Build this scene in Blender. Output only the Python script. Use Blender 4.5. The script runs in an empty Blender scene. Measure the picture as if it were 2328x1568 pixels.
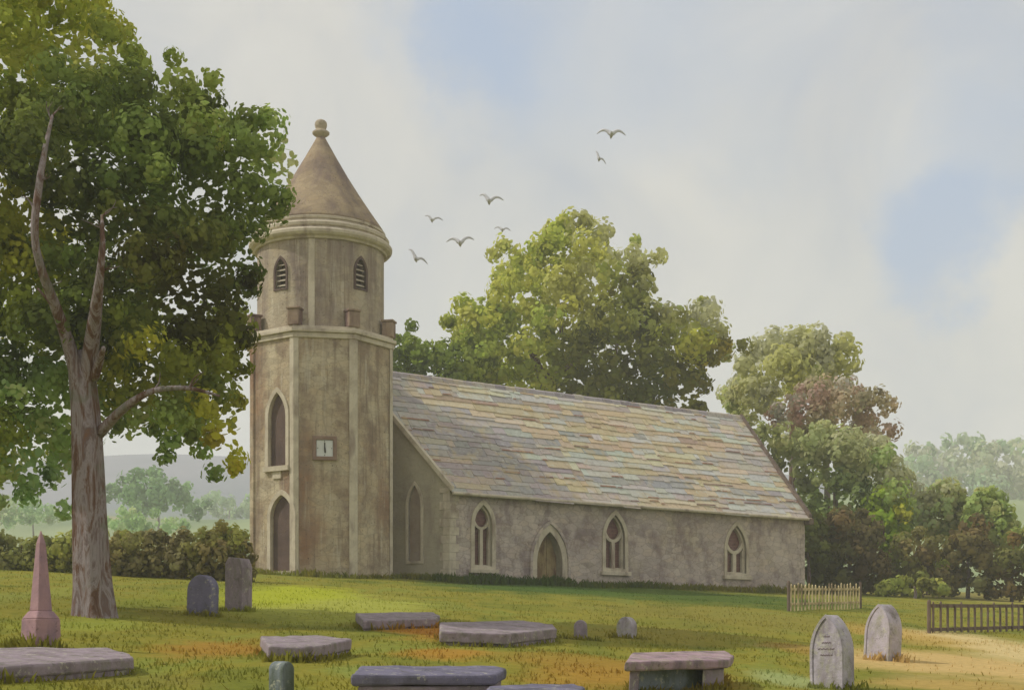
import bpy, math, random
import numpy as np
from mathutils import Vector, Matrix, noise as mnoise

random.seed(7)
rng = np.random.default_rng(7)
scene = bpy.context.scene
COL = scene.collection
F, CX, HR = 3233.0, 1164.0, 1480.0      # lens constants of the survey of the site (eye at the origin)
R = math.radians

# ------------------------------------------------------------------ geometry of the place
DX, DY = 0.826, 0.5637                  # direction of the nave
PX_, PY_ = -0.5637, 0.826               # across the nave, towards north
CXN, CYN = -2.5, 57.0                   # south west corner of the nave
BASE = 2.79

def plane(X, Y):
    u = Y * PY_ + X * PX_
    return -1.6 + 0.0906 * u

def at(px, row, Y):
    return Vector(((px - CX) / F * Y, Y, (HR - row) / F * Y))

def on_ground(px, row, h=0.0):
    kx = (px - CX) / F; kz = (HR - row) / F
    Y = (1.6 - h) / (0.0906 * (PY_ + PX_ * kx) - kz)
    return Vector((kx * Y, Y, kz * Y))

def sst(a, b, x):
    t = np.clip((x - a) / (b - a), 0, 1)
    return t * t * (3 - 2 * t)

def ground_z(X, Y):
    X = np.asarray(X, float); Y = np.asarray(Y, float)
    Xc = np.clip(X, -40, 60)
    u = Y * PY_ + Xc * PX_
    near = -1.6 + 0.0906 * np.minimum(u, 62)
    near = near - sst(60, 110, u) * 6
    near = near + 0.035 * np.sin(X * 0.9 + 1.3 * np.sin(Y * .4)) * np.sin(Y * 0.7) * sst(10, 14, Y)
    yy = Y + 25 * np.sin(X / 130.0) + 12 * np.sin(X / 47.0 + 1)
    far = -2.0 + 44 * sst(110, 430, yy) + 2.5 * np.sin(X / 38.0) * np.sin(Y / 55.0) * sst(150, 300, Y)
    hill = (44 + 9 * np.sin(X / 110.0 + 2.2) + 5 * np.sin(X / 41.0)) * sst(440, 700, Y)
    z = near * (1 - sst(95, 180, Y)) + (far + hill) * sst(95, 180, Y)
    return z

# ------------------------------------------------------------------ object helpers
WORLD = {}

def tag(o, label=None, cat=None, group=None, kind=None):
    if label: o['label'] = label
    if cat: o['category'] = cat
    if group: o['group'] = group
    if kind: o['kind'] = kind
    return o

def thing(name, loc, label, cat, group=None):
    o = bpy.data.objects.new(name, None); COL.objects.link(o)
    o.location = loc; o.empty_display_size = 0.3
    WORLD[o.name] = Vector(loc)
    return tag(o, label, cat, group)

def link_mesh(name, me, mat, parent, loc):
    o = bpy.data.objects.new(name, me); COL.objects.link(o)
    if mat is not None and len(me.materials) == 0: me.materials.append(mat)
    if parent is None:
        o.location = loc
    else:
        o.parent = parent
    WORLD[o.name] = Vector(loc)
    return o

def origin_of(parent, verts):
    if parent is not None: return WORLD[parent.name]
    a = np.asarray(verts, float)
    return Vector(((a[:, 0].min() + a[:, 0].max()) / 2, (a[:, 1].min() + a[:, 1].max()) / 2, a[:, 2].min()))

class MB:
    def __init__(s): s.v = []; s.f = []; s.c = []
    def add(s, vs, fs, col=None):
        n = len(s.v); s.v += [tuple(p) for p in vs]; s.f += [tuple(i + n for i in f) for f in fs]
        s.c += [col or (1, 1, 1)] * len(fs)
        return s
    def prism(s, poly, ext, col=None):
        n = len(poly); a = [Vector(p) for p in poly]; b = [p + ext for p in a]
        fs = [tuple(range(n - 1, -1, -1)), tuple(range(n, 2 * n))]
        fs += [(i, (i + 1) % n, n + (i + 1) % n, n + i) for i in range(n)]
        return s.add(a + b, fs, col)
    def box(s, o, u, v, w, col=None):
        o = Vector(o)
        return s.prism([o, o + u, o + u + v, o + v], w, col)
    def tube(s, pts, rad, n=10, wob=0.0, flat=1.0, cap=True):
        pts = [Vector(p) for p in pts]
        rings = []
        up = Vector((0, 1, 0.01))
        for i, p in enumerate(pts):
            t = (pts[min(i + 1, len(pts) - 1)] - pts[max(i - 1, 0)]).normalized()
            a = t.cross(up)
            if a.length < 1e-3: a = t.cross(Vector((1, 0, 0)))
            a.normalize(); b = t.cross(a).normalized()
            r = rad[i]
            ring = []
            for k in range(n):
                th = 2 * math.pi * k / n
                rr = r * (1 + wob * mnoise.noise(Vector((math.cos(th) * 1.7, math.sin(th) * 1.7, p.z * 0.35 + p.x))))
                ring.append(p + a * math.cos(th) * rr + b * math.sin(th) * rr * flat)
            rings.append(ring)
        vs = [q for r_ in rings for q in r_]; fs = []
        for i in range(len(pts) - 1):
            for k in range(n):
                fs.append((i * n + k, i * n + (k + 1) % n, (i + 1) * n + (k + 1) % n, (i + 1) * n + k))
        if cap:
            fs.append(tuple(range(n - 1, -1, -1))); fs.append(tuple((len(pts) - 1) * n + k for k in range(n)))
        return s.add(vs, fs)
    def lathe(s, c, prof, n=40):
        vs = []; fs = []
        for r, z in prof:
            for k in range(n):
                th = 2 * math.pi * k / n
                vs.append((c[0] + r * math.cos(th), c[1] + r * math.sin(th), z))
        m = len(prof)
        for i in range(m - 1):
            for k in range(n):
                fs.append((i * n + k, i * n + (k + 1) % n, (i + 1) * n + (k + 1) % n, (i + 1) * n + k))
        fs.append(tuple(range(n - 1, -1, -1))); fs.append(tuple((m - 1) * n + k for k in range(n)))
        return s.add(vs, fs)
    def build(s, name, mat, parent=None, smooth=False, bevel=0.0, colors=False, rough=0.0):
        loc = origin_of(parent, s.v)
        me = bpy.data.meshes.new(name)
        me.from_pydata([tuple(Vector(p) - loc) for p in s.v], [], s.f)
        if colors:
            at_ = me.attributes.new('Col', 'FLOAT_COLOR', 'FACE')
            at_.data.foreach_set('color', np.array([(*c, 1) for c in s.c], np.float32).ravel())
        me.update()
        if smooth: me.polygons.foreach_set('use_smooth', [True] * len(me.polygons))
        o = link_mesh(name, me, mat, parent, loc)
        if bevel > 0:
            b = o.modifiers.new('bevel', 'BEVEL'); b.width = bevel; b.segments = 2; b.limit_method = 'ANGLE'
        if rough > 0:
            sub = o.modifiers.new('sub', 'SUBSURF'); sub.subdivision_type = 'SIMPLE'; sub.levels = 3; sub.render_levels = 3
            tx = bpy.data.textures.new('stone_lumps', 'CLOUDS'); tx.noise_scale = 0.22
            d = o.modifiers.new('disp', 'DISPLACE'); d.texture = tx; d.strength = rough; d.mid_level = .5
            d.texture_coords = 'GLOBAL'
        return o

def cut(o, cutters):
    """boolean-difference simple solids out of a wall and bake the result"""
    bm_ = MB()
    tmp = []
    for c in cutters:
        me = bpy.data.meshes.new('cutter'); me.from_pydata([tuple(Vector(p) - WORLD[o.name]) for p in c.v], [], c.f)
        import bmesh
        b = bmesh.new(); b.from_mesh(me); bmesh.ops.recalc_face_normals(b, faces=b.faces); b.to_mesh(me); b.free()
        k = bpy.data.objects.new('cutter', me); COL.objects.link(k); tmp.append(k)
        if o.parent: k.location = WORLD[o.name]
        else: k.location = o.location
        m = o.modifiers.new('cut', 'BOOLEAN'); m.operation = 'DIFFERENCE'; m.object = k; m.solver = 'EXACT'
    bpy.context.view_layer.update()
    dg = bpy.context.evaluated_depsgraph_get()
    me2 = bpy.data.meshes.new_from_object(o.evaluated_get(dg))
    o.modifiers.clear(); o.data = me2
    for k in tmp: bpy.data.objects.remove(k)

def fix_normals(o):
    import bmesh
    b = bmesh.new(); b.from_mesh(o.data); bmesh.ops.recalc_face_normals(b, faces=b.faces); b.to_mesh(o.data); b.free()

# ------------------------------------------------------------------ materials
def lin(c):
    out = []
    for x in c[:3]:
        x = x / 255.0
        out.append(x / 12.92 if x <= 0.04045 else ((x + 0.055) / 1.055) ** 2.4)
    return tuple(out)

def ramp(nt, stops, fac, interp='LINEAR'):
    r = nt.nodes.new('ShaderNodeValToRGB'); el = r.color_ramp.elements
    r.color_ramp.interpolation = interp
    while len(el) < len(stops): el.new(0.5)
    for e, (p, c) in zip(el, stops):
        e.position = p; e.color = (*lin(c), 1) if max(c) > 1.01 else (*c, 1)
    nt.links.new(fac, r.inputs[0]); return r.outputs[0]

def noise_n(nt, vec, scale, detail=5, rough=0.6, dist=0.0):
    n = nt.nodes.new('ShaderNodeTexNoise'); n.inputs['Scale'].default_value = scale
    n.inputs['Detail'].default_value = detail; n.inputs['Roughness'].default_value = rough
    n.inputs['Distortion'].default_value = dist
    nt.links.new(vec, n.inputs['Vector']); return n.outputs['Fac']

def mix(nt, f, a, b, mode='MIX'):
    m = nt.nodes.new('ShaderNodeMix'); m.data_type = 'RGBA'; m.blend_type = mode
    for sock, val in ((m.inputs['Factor'], f), (m.inputs[6], a), (m.inputs[7], b)):
        if isinstance(val, (int, float)): sock.default_value = val
        elif isinstance(val, tuple): sock.default_value = (*(lin(val) if max(val) > 1.01 else val), 1)
        else: nt.links.new(val, sock)
    return m.outputs[2]

def mapping(nt, vec, scale=(1, 1, 1), rot=(0, 0, 0)):
    m = nt.nodes.new('ShaderNodeMapping'); m.inputs['Scale'].default_value = scale
    m.inputs['Rotation'].default_value = rot
    nt.links.new(vec, m.inputs['Vector']); return m.outputs[0]

def maprange(nt, v, a, b, c=0.0, d=1.0):
    m = nt.nodes.new('ShaderNodeMapRange'); m.interpolation_type = 'SMOOTHSTEP'
    nt.links.new(v, m.inputs[0])
    for i, x in enumerate((a, b, c, d)): m.inputs[i + 1].default_value = x
    return m.outputs[0]

def new_mat(name):
    m = bpy.data.materials.new(name); m.use_nodes = True; nt = m.node_tree
    b = nt.nodes['Principled BSDF']; b.inputs['Roughness'].default_value = 0.9
    b.inputs['Specular IOR Level'].default_value = 0.2
    return m, nt, b

def pos(nt):
    return nt.nodes.new('ShaderNodeNewGeometry').outputs['Position']

def bump(nt, b, h, strength=0.4, dist=0.02):
    n = nt.nodes.new('ShaderNodeBump'); n.inputs['Strength'].default_value = strength
    n.inputs['Distance'].default_value = dist
    nt.links.new(h, n.inputs['Height']); nt.links.new(n.outputs[0], b.inputs['Normal'])

def stone(name, stops, scale=0.5, stain=None, stain_lo=0.55, speck=0.5, streak=True, rubble=0.0, bs=0.5, stain2=None, wash=False):
    m, nt, b = new_mat(name); P = pos(nt)
    c = ramp(nt, stops, noise_n(nt, P, scale, 8, 0.62, 0.4))
    if stain:
        V = mapping(nt, P, (1, 1, 0.35)) if streak else P
        f = maprange(nt, noise_n(nt, V, scale * 1.3, 6, 0.55, 0.25), stain_lo - .1, stain_lo + 0.14)
        c = mix(nt, f, c, stain)
    if stain2:
        V = mapping(nt, P, (1.1, 1.1, 0.7))
        f = maprange(nt, noise_n(nt, V, scale * 2.2 + .2, 6, 0.65, 0.1), .44, .68, 0, .8)
        c = mix(nt, f, c, stain2)
    if wash:      # rain streaks and rusty weathering
        V = mapping(nt, P, (3.4, 3.4, .22))
        f = maprange(nt, noise_n(nt, V, 1.3, 6, .65, .2), .50, .70, 0, .6)
        c = mix(nt, f, c, (118, 100, 88))
        f = maprange(nt, noise_n(nt, mapping(nt, P, (4.2, 4.2, .3)), 1.1, 5, .6, .2), .56, .70, 0, .6)
        c = mix(nt, f, c, (206, 198, 176))
    if rubble > 0:
        v = nt.nodes.new('ShaderNodeTexVoronoi'); v.feature = 'DISTANCE_TO_EDGE'; v.inputs['Scale'].default_value = 1.0
        dn = nt.nodes.new('ShaderNodeTexNoise'); dn.inputs['Scale'].default_value = 3
        nt.links.new(P, dn.inputs['Vector'])
        V = mapping(nt, P, (2.1, 2.1, 4.6))
        V2 = mix(nt, 0.12, V, dn.outputs['Color'], 'ADD')
        nt.links.new(V2, v.inputs['Vector'])
        edge = maprange(nt, v.outputs['Distance'], 0.0, 0.09, 1, 0)
        v2 = nt.nodes.new('ShaderNodeTexVoronoi'); v2.inputs['Scale'].default_value = 1.0
        nt.links.new(V2, v2.inputs['Vector'])
        sep = nt.nodes.new('ShaderNodeSeparateColor'); nt.links.new(v2.outputs['Color'], sep.inputs[0])
        gray = ramp(nt, [(0, (0.70, 0.68, 0.67)), (0.5, (1, 1, 1)), (1, (1.0, 0.95, .86))], sep.outputs[0])
        c = mix(nt, rubble, c, mix(nt, 1.0, c, gray, 'MULTIPLY'))
        c = mix(nt, mul(nt, edge, 0.55 * rubble), c, (132, 118, 104))
    if any(k_ in name for k_ in ('grave', 'slab', 'headstone', 'slate', 'mossy')):      # lichen
        f = maprange(nt, noise_n(nt, P, 7.5, 7, .72, .3), .57, .63, 0, .55)
        c = mix(nt, f, c, (192, 190, 162))
        f = maprange(nt, noise_n(nt, mapping(nt, P, (1, 1, 1.4)), 3.1, 6, .7, .4), .56, .66, 0, .5)
        c = mix(nt, f, c, (92, 92, 74))
    sp = maprange(nt, noise_n(nt, P, 13, 4, 0.75), 0.60, 0.70)
    c = mix(nt, mul(nt, sp, speck), c, (62, 52, 44))
    nt.links.new(c, b.inputs['Base Color'])
    h = noise_n(nt, P, 6, 9, 0.7)
    bump(nt, b, h, bs, 0.06)
    return m

def mul(nt, a, k):
    n = nt.nodes.new('ShaderNodeMath'); n.operation = 'MULTIPLY'
    nt.links.new(a, n.inputs[0])
    if isinstance(k, (int, float)): n.inputs[1].default_value = k
    else: nt.links.new(k, n.inputs[1])
    return n.outputs[0]

M = {}
M['tower'] = stone('tower_stone', [(0.25, (156, 136, 112)), (0.45, (184, 168, 140)), (0.6, (202, 190, 162)), (0.78, (174, 156, 130))],
                   0.42, (150, 116, 92), 0.56, 0.9, rubble=.6, stain2=(140, 122, 106), bs=.8, wash=True)
M['belfry'] = stone('belfry_render', [(0.25, (150, 136, 118)), (0.5, (186, 174, 150)), (0.75, (166, 150, 130))], 0.6, (136, 122, 114), 0.53, 0.85, rubble=.5, bs=.8, wash=True)
M['cone'] = stone('cone_render', [(0.25, (142, 124, 102)), (0.5, (170, 152, 124)), (0.8, (152, 134, 114))], 0.7, (128, 112, 104), 0.52, 0.95, bs=.8, rubble=.5)
M['trim'] = stone('trim_stone', [(0.3, (172, 160, 140)), (0.6, (204, 194, 172)), (0.8, (182, 168, 150))], 1.5, (146, 130, 116), 0.6, 0.4, bs=.3)
M['nave'] = stone('nave_render', [(0.22, (160, 148, 142)), (0.45, (188, 175, 167)), (0.6, (202, 190, 178)), (0.8, (176, 164, 156))],
                  0.5, (186, 174, 154), 0.6, 0.8, streak=False, rubble=.7, stain2=(138, 122, 122), bs=.8)
M['gable'] = stone('gable_render', [(0.25, (150, 140, 122)), (0.5, (176, 168, 146)), (0.8, (162, 154, 136))], 0.6, (142, 128, 118), 0.58, 0.45, rubble=.2)
M['dark'] = stone('dark_opening', [(0.3, (84, 70, 66)), (0.7, (108, 90, 82))], 1.3, None, speck=.3)
M['blind'] = stone('blind_panel', [(0.3, (140, 124, 110)), (0.7, (160, 146, 128))], 1.3, (140, 104, 90), .6, speck=.3)
M['door'] = stone('door_wood', [(0.3, (120, 100, 74)), (0.6, (156, 138, 98))], 2.0, (104, 76, 60), 0.55, 0.2)
M['grave'] = stone('grave_stone', [(0.25, (116, 102, 110)), (0.5, (156, 142, 150)), (0.8, (132, 118, 128))], 2.6, (120, 108, 112), 0.58, 0.4, stain2=(132, 126, 118))
M['grave_mauve'] = stone('mauve_slab', [(0.25, (128, 106, 116)), (0.5, (172, 146, 154)), (0.8, (148, 124, 134))], 2.4, (112, 98, 106), .55, .5, stain2=(140, 134, 112))
M['grave_blue'] = stone('slate_stone', [(0.25, (90, 88, 104)), (0.5, (122, 118, 138)), (0.8, (104, 100, 118))], 2.4, (96, 94, 108), 0.55, 0.4)
M['grave_pink'] = stone('pink_granite', [(0.25, (142, 114, 120)), (0.5, (172, 138, 140)), (0.8, (150, 122, 130))], 2.2, (126, 108, 122), 0.58, 0.4)
M['grave_pale'] = stone('pale_headstone', [(0.25, (150, 142, 152)), (0.5, (186, 178, 186)), (0.8, (164, 156, 164))], 2.6, (132, 122, 122), 0.56, 0.5, stain2=(158, 156, 136))
M['grave_green'] = stone('mossy_stone', [(0.25, (98, 106, 112)), (0.5, (132, 140, 144)), (0.8, (112, 122, 126))], 2.6, (86, 96, 78), 0.55, 0.4)
M['ink'] = stone('engraved_letters', [(0.3, (118, 104, 108)), (0.7, (128, 116, 118))], 3, None, speck=0)
M['merlon'] = stone('merlon_stone', [(0.3, (142, 122, 104)), (0.7, (170, 150, 128))], 1.5, (112, 90, 84), .5, .5)
M['clockface'] = stone('clock_face', [(0.3, (206, 208, 204)), (0.7, (222, 224, 220))], 3, None, speck=.1, bs=.1)
M['clockhand'] = stone('clock_hand', [(0.3, (44, 40, 40)), (0.7, (50, 46, 46))], 3, None, speck=0, bs=.1)
M['clockframe'] = stone('clock_frame', [(0.3, (128, 104, 92)), (0.7, (150, 128, 112))], 3, None, speck=.5)
M['fence_pale'] = stone('weathered_pale_wood', [(0.3, (176, 156, 112)), (0.7, (222, 206, 162))], 3, (112, 96, 76), 0.55, 0.3)
M['fence_dark'] = stone('grey_wood', [(0.3, (98, 84, 74)), (0.7, (132, 116, 104))], 3, (80, 68, 62), 0.6, 0.3)
M['bird'] = stone('bird_feathers', [(0.3, (196, 196, 198)), (0.7, (210, 210, 212))], 3, None, speck=0)

def glass_mat():
    m, nt, b = new_mat('leaded_glass'); P = pos(nt)
    c = ramp(nt, [(0.3, (92, 60, 58)), (0.55, (124, 86, 80)), (0.8, (104, 70, 72))], noise_n(nt, P, 5, 3))
    nt.links.new(c, b.inputs['Base Color']); b.inputs['Roughness'].default_value = 0.45
    b.inputs['Specular IOR Level'].default_value = 0.4
    bump(nt, b, noise_n(nt, P, 14, 2), 0.3, 0.02)
    return m
M['glass'] = glass_mat()

def bark_mat(name, stops):
    m, nt, b = new_mat(name); P = pos(nt)
    V = mapping(nt, P, (1, 1, 0.2))
    c = ramp(nt, stops, noise_n(nt, V, 4.6, 9, 0.7, 0.9))
    c = mix(nt, maprange(nt, noise_n(nt, P, 1.1, 4), .55, .68, 0, .6), c, (112, 118, 98))
    nt.links.new(c, b.inputs['Base Color'])
    bump(nt, b, noise_n(nt, mapping(nt, P, (1, 1, 0.2)), 9, 8, .7), 0.9, 0.08)
    return m
M['bark'] = bark_mat('bark', [(0.3, (74, 54, 44)), (0.43, (110, 82, 66)), (0.52, (156, 146, 146)), (0.6, (116, 98, 94)), (0.72, (128, 92, 68))])

def leaf_mat():
    m, nt, b = new_mat('foliage')
    a = nt.nodes.new('ShaderNodeAttribute'); a.attribute_name = 'Col'
    d = nt.nodes.new('ShaderNodeBsdfDiffuse'); t = nt.nodes.new('ShaderNodeBsdfTranslucent')
    nt.links.new(a.outputs['Color'], d.inputs['Color'])
    br = mix(nt, 1.0, a.outputs['Color'], (1.0, 1.0, 0.85), 'MULTIPLY')
    nt.links.new(br, t.inputs['Color'])
    mx = nt.nodes.new('ShaderNodeMixShader'); mx.inputs[0].default_value = 0.5
    nt.links.new(d.outputs[0], mx.inputs[1]); nt.links.new(t.outputs[0], mx.inputs[2])
    out = [n for n in nt.nodes if n.type == 'OUTPUT_MATERIAL'][0]
    nt.links.new(mx.outputs[0], out.inputs['Surface'])
    nt.nodes.remove(b)
    return m
M['leaf'] = leaf_mat()

def attr_mat(name, rough=0.85, bs=.5, sc=5):
    m, nt, b = new_mat(name); P = pos(nt)
    a = nt.nodes.new('ShaderNodeAttribute'); a.attribute_name = 'Col'
    n = noise_n(nt, P, sc, 7, 0.65)
    g = ramp(nt, [(0.3, (0.72, 0.70, 0.70)), (0.5, (1, 1, 1)), (0.75, (1.0, 1.0, 1.0))], n)
    c = mix(nt, 1.0, a.outputs['Color'], g, 'MULTIPLY')
    c = mix(nt, maprange(nt, noise_n(nt, P, 1.1, 5, .6, .8), .5, .66, 0, .55), c, (190, 172, 132))
    c = mix(nt, maprange(nt, noise_n(nt, mapping(nt, P, (1.7, 1.7, 3.0)), 1.5, 6, .7, .5), .56, .63, 0, .45), c, (196, 200, 192))
    nt.links.new(c, b.inputs['Base Color']); b.inputs['Roughness'].default_value = rough
    bump(nt, b, n, bs, 0.03); return m
M['slates'] = attr_mat('stone_slates')

# ---- turf colouring shared by the ground sheet and the grass blades
GROUND_PATCHES = [  # px, row, half width px, half height px, colour, strength
    (760, 1375, 280, 34, (182, 184, 84), .95), (640, 1350, 230, 26, (184, 190, 56), .95), (200, 1420, 200, 26, (160, 168, 70), .7), (480, 1345, 140, 30, (150, 156, 60), .6),
    (1050, 1442, 190, 17, (204, 142, 58), .95), (1010, 1485, 130, 14, (190, 142, 60), .85),
    (500, 1472, 170, 28, (184, 138, 60), .8), (1420, 1530, 240, 38, (186, 142, 62), .8), (1260, 1500, 160, 18, (170, 140, 60), .7),
    (1640, 1400, 330, 26, (150, 140, 66), .7), (1500, 1440, 220, 20, (160, 146, 70), .6),
    (2180, 1510, 300, 40, (222, 190, 126), 1.0), (2330, 1480, 140, 50, (228, 204, 146), 1.0), (2150, 1558, 190, 14, (208, 174, 104), .8),
    (2040, 1440, 90, 22, (206, 172, 96), .8), (2180, 1352, 200, 11, (206, 190, 108), .9), (1830, 1480, 60, 20, (180, 144, 72), .6),
    (1790, 1540, 80, 20, (176, 190, 130), .7), (1560, 1353, 460, 17, (84, 108, 46), .9), (1180, 1332, 300, 14, (84, 110, 50), .9),  # dark greens: shade at the nave's foot painted into the turf
    (850, 1530, 130, 20, (150, 166, 88), .5), (100, 1350, 120, 40, (158, 164, 78), .6), (300, 1545, 220, 20, (140, 134, 62), .7)]

def turf_group():
    g = bpy.data.node_groups.new('turf_colour', 'ShaderNodeTree')
    g.interface.new_socket('Color', in_out='OUTPUT', socket_type='NodeSocketColor')
    out = g.nodes.new('NodeGroupOutput')
    P = pos(g)
    dn = g.nodes.new('ShaderNodeTexNoise'); dn.inputs['Scale'].default_value = 0.55; dn.inputs['Detail'].default_value = 6
    dn.inputs['Roughness'].default_value = .65
    g.links.new(P, dn.inputs['Vector'])
    sub = g.nodes.new('ShaderNodeVectorMath'); sub.operation = 'SUBTRACT'; sub.inputs[1].default_value = (.5, .5, .5)
    g.links.new(dn.outputs['Color'], sub.inputs[0])
    c = ramp(g, [(0.28, (112, 122, 50)), (0.42, (136, 138, 56)), (0.52, (156, 148, 60)), (0.62, (144, 150, 66)), (0.75, (168, 144, 60))],
             noise_n(g, mapping(g, P, (1, .45, 1)), 0.42, 7, 0.6, 0.6))
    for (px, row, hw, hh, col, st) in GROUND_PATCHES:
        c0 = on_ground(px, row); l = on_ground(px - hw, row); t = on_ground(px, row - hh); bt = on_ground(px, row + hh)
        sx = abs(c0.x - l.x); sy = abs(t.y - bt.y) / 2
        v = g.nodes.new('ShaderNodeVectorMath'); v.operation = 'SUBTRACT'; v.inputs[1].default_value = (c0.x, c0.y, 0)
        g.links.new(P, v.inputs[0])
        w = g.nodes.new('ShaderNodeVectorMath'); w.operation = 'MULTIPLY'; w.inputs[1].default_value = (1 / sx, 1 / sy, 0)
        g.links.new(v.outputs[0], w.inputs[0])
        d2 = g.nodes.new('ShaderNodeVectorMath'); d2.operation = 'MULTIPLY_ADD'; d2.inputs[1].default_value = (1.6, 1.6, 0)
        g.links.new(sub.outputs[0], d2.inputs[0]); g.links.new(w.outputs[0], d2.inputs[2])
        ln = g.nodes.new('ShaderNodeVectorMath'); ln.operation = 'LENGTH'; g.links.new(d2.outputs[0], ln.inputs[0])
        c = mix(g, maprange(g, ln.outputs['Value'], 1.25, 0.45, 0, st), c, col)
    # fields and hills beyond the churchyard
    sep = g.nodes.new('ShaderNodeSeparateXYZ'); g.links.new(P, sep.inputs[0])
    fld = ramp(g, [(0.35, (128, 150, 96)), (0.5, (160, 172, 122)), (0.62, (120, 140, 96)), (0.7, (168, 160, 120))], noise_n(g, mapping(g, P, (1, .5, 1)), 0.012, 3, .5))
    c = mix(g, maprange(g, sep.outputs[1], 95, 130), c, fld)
    hil = ramp(g, [(0.35, (128, 134, 146)), (0.6, (150, 148, 162))], noise_n(g, P, 0.01, 4))  # distance haze put into the hills' lavender colour
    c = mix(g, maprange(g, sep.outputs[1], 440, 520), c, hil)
    g.links.new(c, out.inputs[0])
    return g
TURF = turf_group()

def turf_mat(name, k, bs):
    m, nt, b = new_mat(name); P = pos(nt)
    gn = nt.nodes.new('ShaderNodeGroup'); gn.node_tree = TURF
    n = noise_n(nt, P, 7, 6, .7)
    v = ramp(nt, [(0.3, (0.72 * k, 0.74 * k, 0.70 * k)), (0.65, (1.0 * k,) * 3)], n)
    c = mix(nt, 1.0, gn.outputs[0], v, 'MULTIPLY')
    nt.links.new(c, b.inputs['Base Color']); b.inputs['Roughness'].default_value = 1.0
    b.inputs['Specular IOR Level'].default_value = 0.05
    if bs: bump(nt, b, n, bs, 0.08)
    return m
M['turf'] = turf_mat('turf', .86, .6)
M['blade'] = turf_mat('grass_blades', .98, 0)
nt_ = M['blade'].node_tree; b_ = nt_.nodes['Principled BSDF']; t_ = nt_.nodes.new('ShaderNodeBsdfTranslucent'); m_ = nt_.nodes.new('ShaderNodeMixShader'); m_.inputs[0].default_value = .5
nt_.links.new(b_.inputs['Base Color'].links[0].from_socket, t_.inputs['Color'])
nt_.links.new(b_.outputs[0], m_.inputs[1]); nt_.links.new(t_.outputs[0], m_.inputs[2])
nt_.links.new(m_.outputs[0], [n for n in nt_.nodes if n.type == 'OUTPUT_MATERIAL'][0].inputs['Surface'])

# ------------------------------------------------------------------ ground sheet
def build_ground():
    xs = np.concatenate([-np.geomspace(1400, 26, 60), np.linspace(-25, 40, 220), np.geomspace(41, 1400, 60)])
    ys = np.concatenate([np.linspace(-40, 8, 20), np.linspace(9, 66, 190), np.geomspace(67, 1500, 150)])
    X, Y = np.meshgrid(xs, ys); Z = ground_z(X, Y)
    nx, ny = len(xs), len(ys)
    V = np.stack([X, Y, Z], -1).reshape(-1, 3)
    i = np.arange(nx - 1); j = np.arange(ny - 1); I, J = np.meshgrid(i, j)
    a = (J * nx + I).ravel()
    Fc = np.stack([a, a + 1, a + nx + 1, a + nx], 1)
    me = bpy.data.meshes.new('ground'); me.from_pydata(V.tolist(), [], Fc.tolist()); me.update()
    me.polygons.foreach_set('use_smooth', [True] * len(me.polygons))
    o = link_mesh('ground', me, M['turf'], None, (0, 0, 0))
    tag(o, kind='structure', label='grassy churchyard sloping up to the church with fields beyond')
build_ground()

# ------------------------------------------------------------------ fast leaf / blade meshes
def poly_mesh(name, V, nper, cols, mat, parent, loc=None):
    n = len(V) // nper
    if loc is None: loc = origin_of(parent, V)
    V = V - np.array(loc)
    me = bpy.data.meshes.new(name)
    me.vertices.add(len(V)); me.vertices.foreach_set('co', V.astype(np.float32).ravel())
    me.loops.add(len(V)); me.loops.foreach_set('vertex_index', np.arange(len(V), dtype=np.int32))
    me.polygons.add(n); me.polygons.foreach_set('loop_start', np.arange(0, len(V), nper, dtype=np.int32))
    me.polygons.foreach_set('loop_total', np.full(n, nper, np.int32))
    if cols is not None:
        a = me.attributes.new('Col', 'FLOAT_COLOR', 'FACE')
        a.data.foreach_set('color', np.concatenate([cols, np.ones((n, 1))], 1).astype(np.float32).ravel())
    me.update(calc_edges=True); me.validate()
    return link_mesh(name, me, mat, parent, loc)

def rand_dirs(n):
    d = rng.normal(size=(n, 3)); return d / np.linalg.norm(d, axis=1, keepdims=True)

def leaf_verts(c, nrm, size):
    n = len(c)
    nrm = nrm / np.linalg.norm(nrm, axis=1, keepdims=True)
    t = np.cross(nrm, rand_dirs(n)); t /= np.linalg.norm(t, axis=1, keepdims=True) + 1e-9
    b = np.cross(nrm, t)
    out = []
    for k, rr in zip(range(6), (1.15, .9, .95, 1.05, .9, .95)):
        th = k * math.pi / 3
        out.append(c + (t * math.cos(th) + b * math.sin(th) * .85) * (size * rr)[:, None])
    return np.stack(out, 1).reshape(-1, 3)

def in_poly(poly, x, y):
    p = np.asarray(poly, float); n = len(p); ins = np.zeros(len(x), bool)
    j = n - 1
    for i in range(n):
        xi, yi = p[i]; xj, yj = p[j]
        c = ((yi > y) != (yj > y)) & (x < (xj - xi) * (y - yi) / (yj - yi + 1e-9) + xi)
        ins ^= c; j = i
    return ins

def edge_dist(poly, x, y):
    p = np.asarray(poly, float); d = np.full(len(x), 1e9)
    for i in range(len(p)):
        a = p[i]; b = p[(i + 1) % len(p)]; ab = b - a
        t = np.clip(((x - a[0]) * ab[0] + (y - a[1]) * ab[1]) / (ab @ ab + 1e-9), 0, 1)
        d = np.minimum(d, np.hypot(x - a[0] - t * ab[0], y - a[1] - t * ab[1]))
    return d

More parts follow.
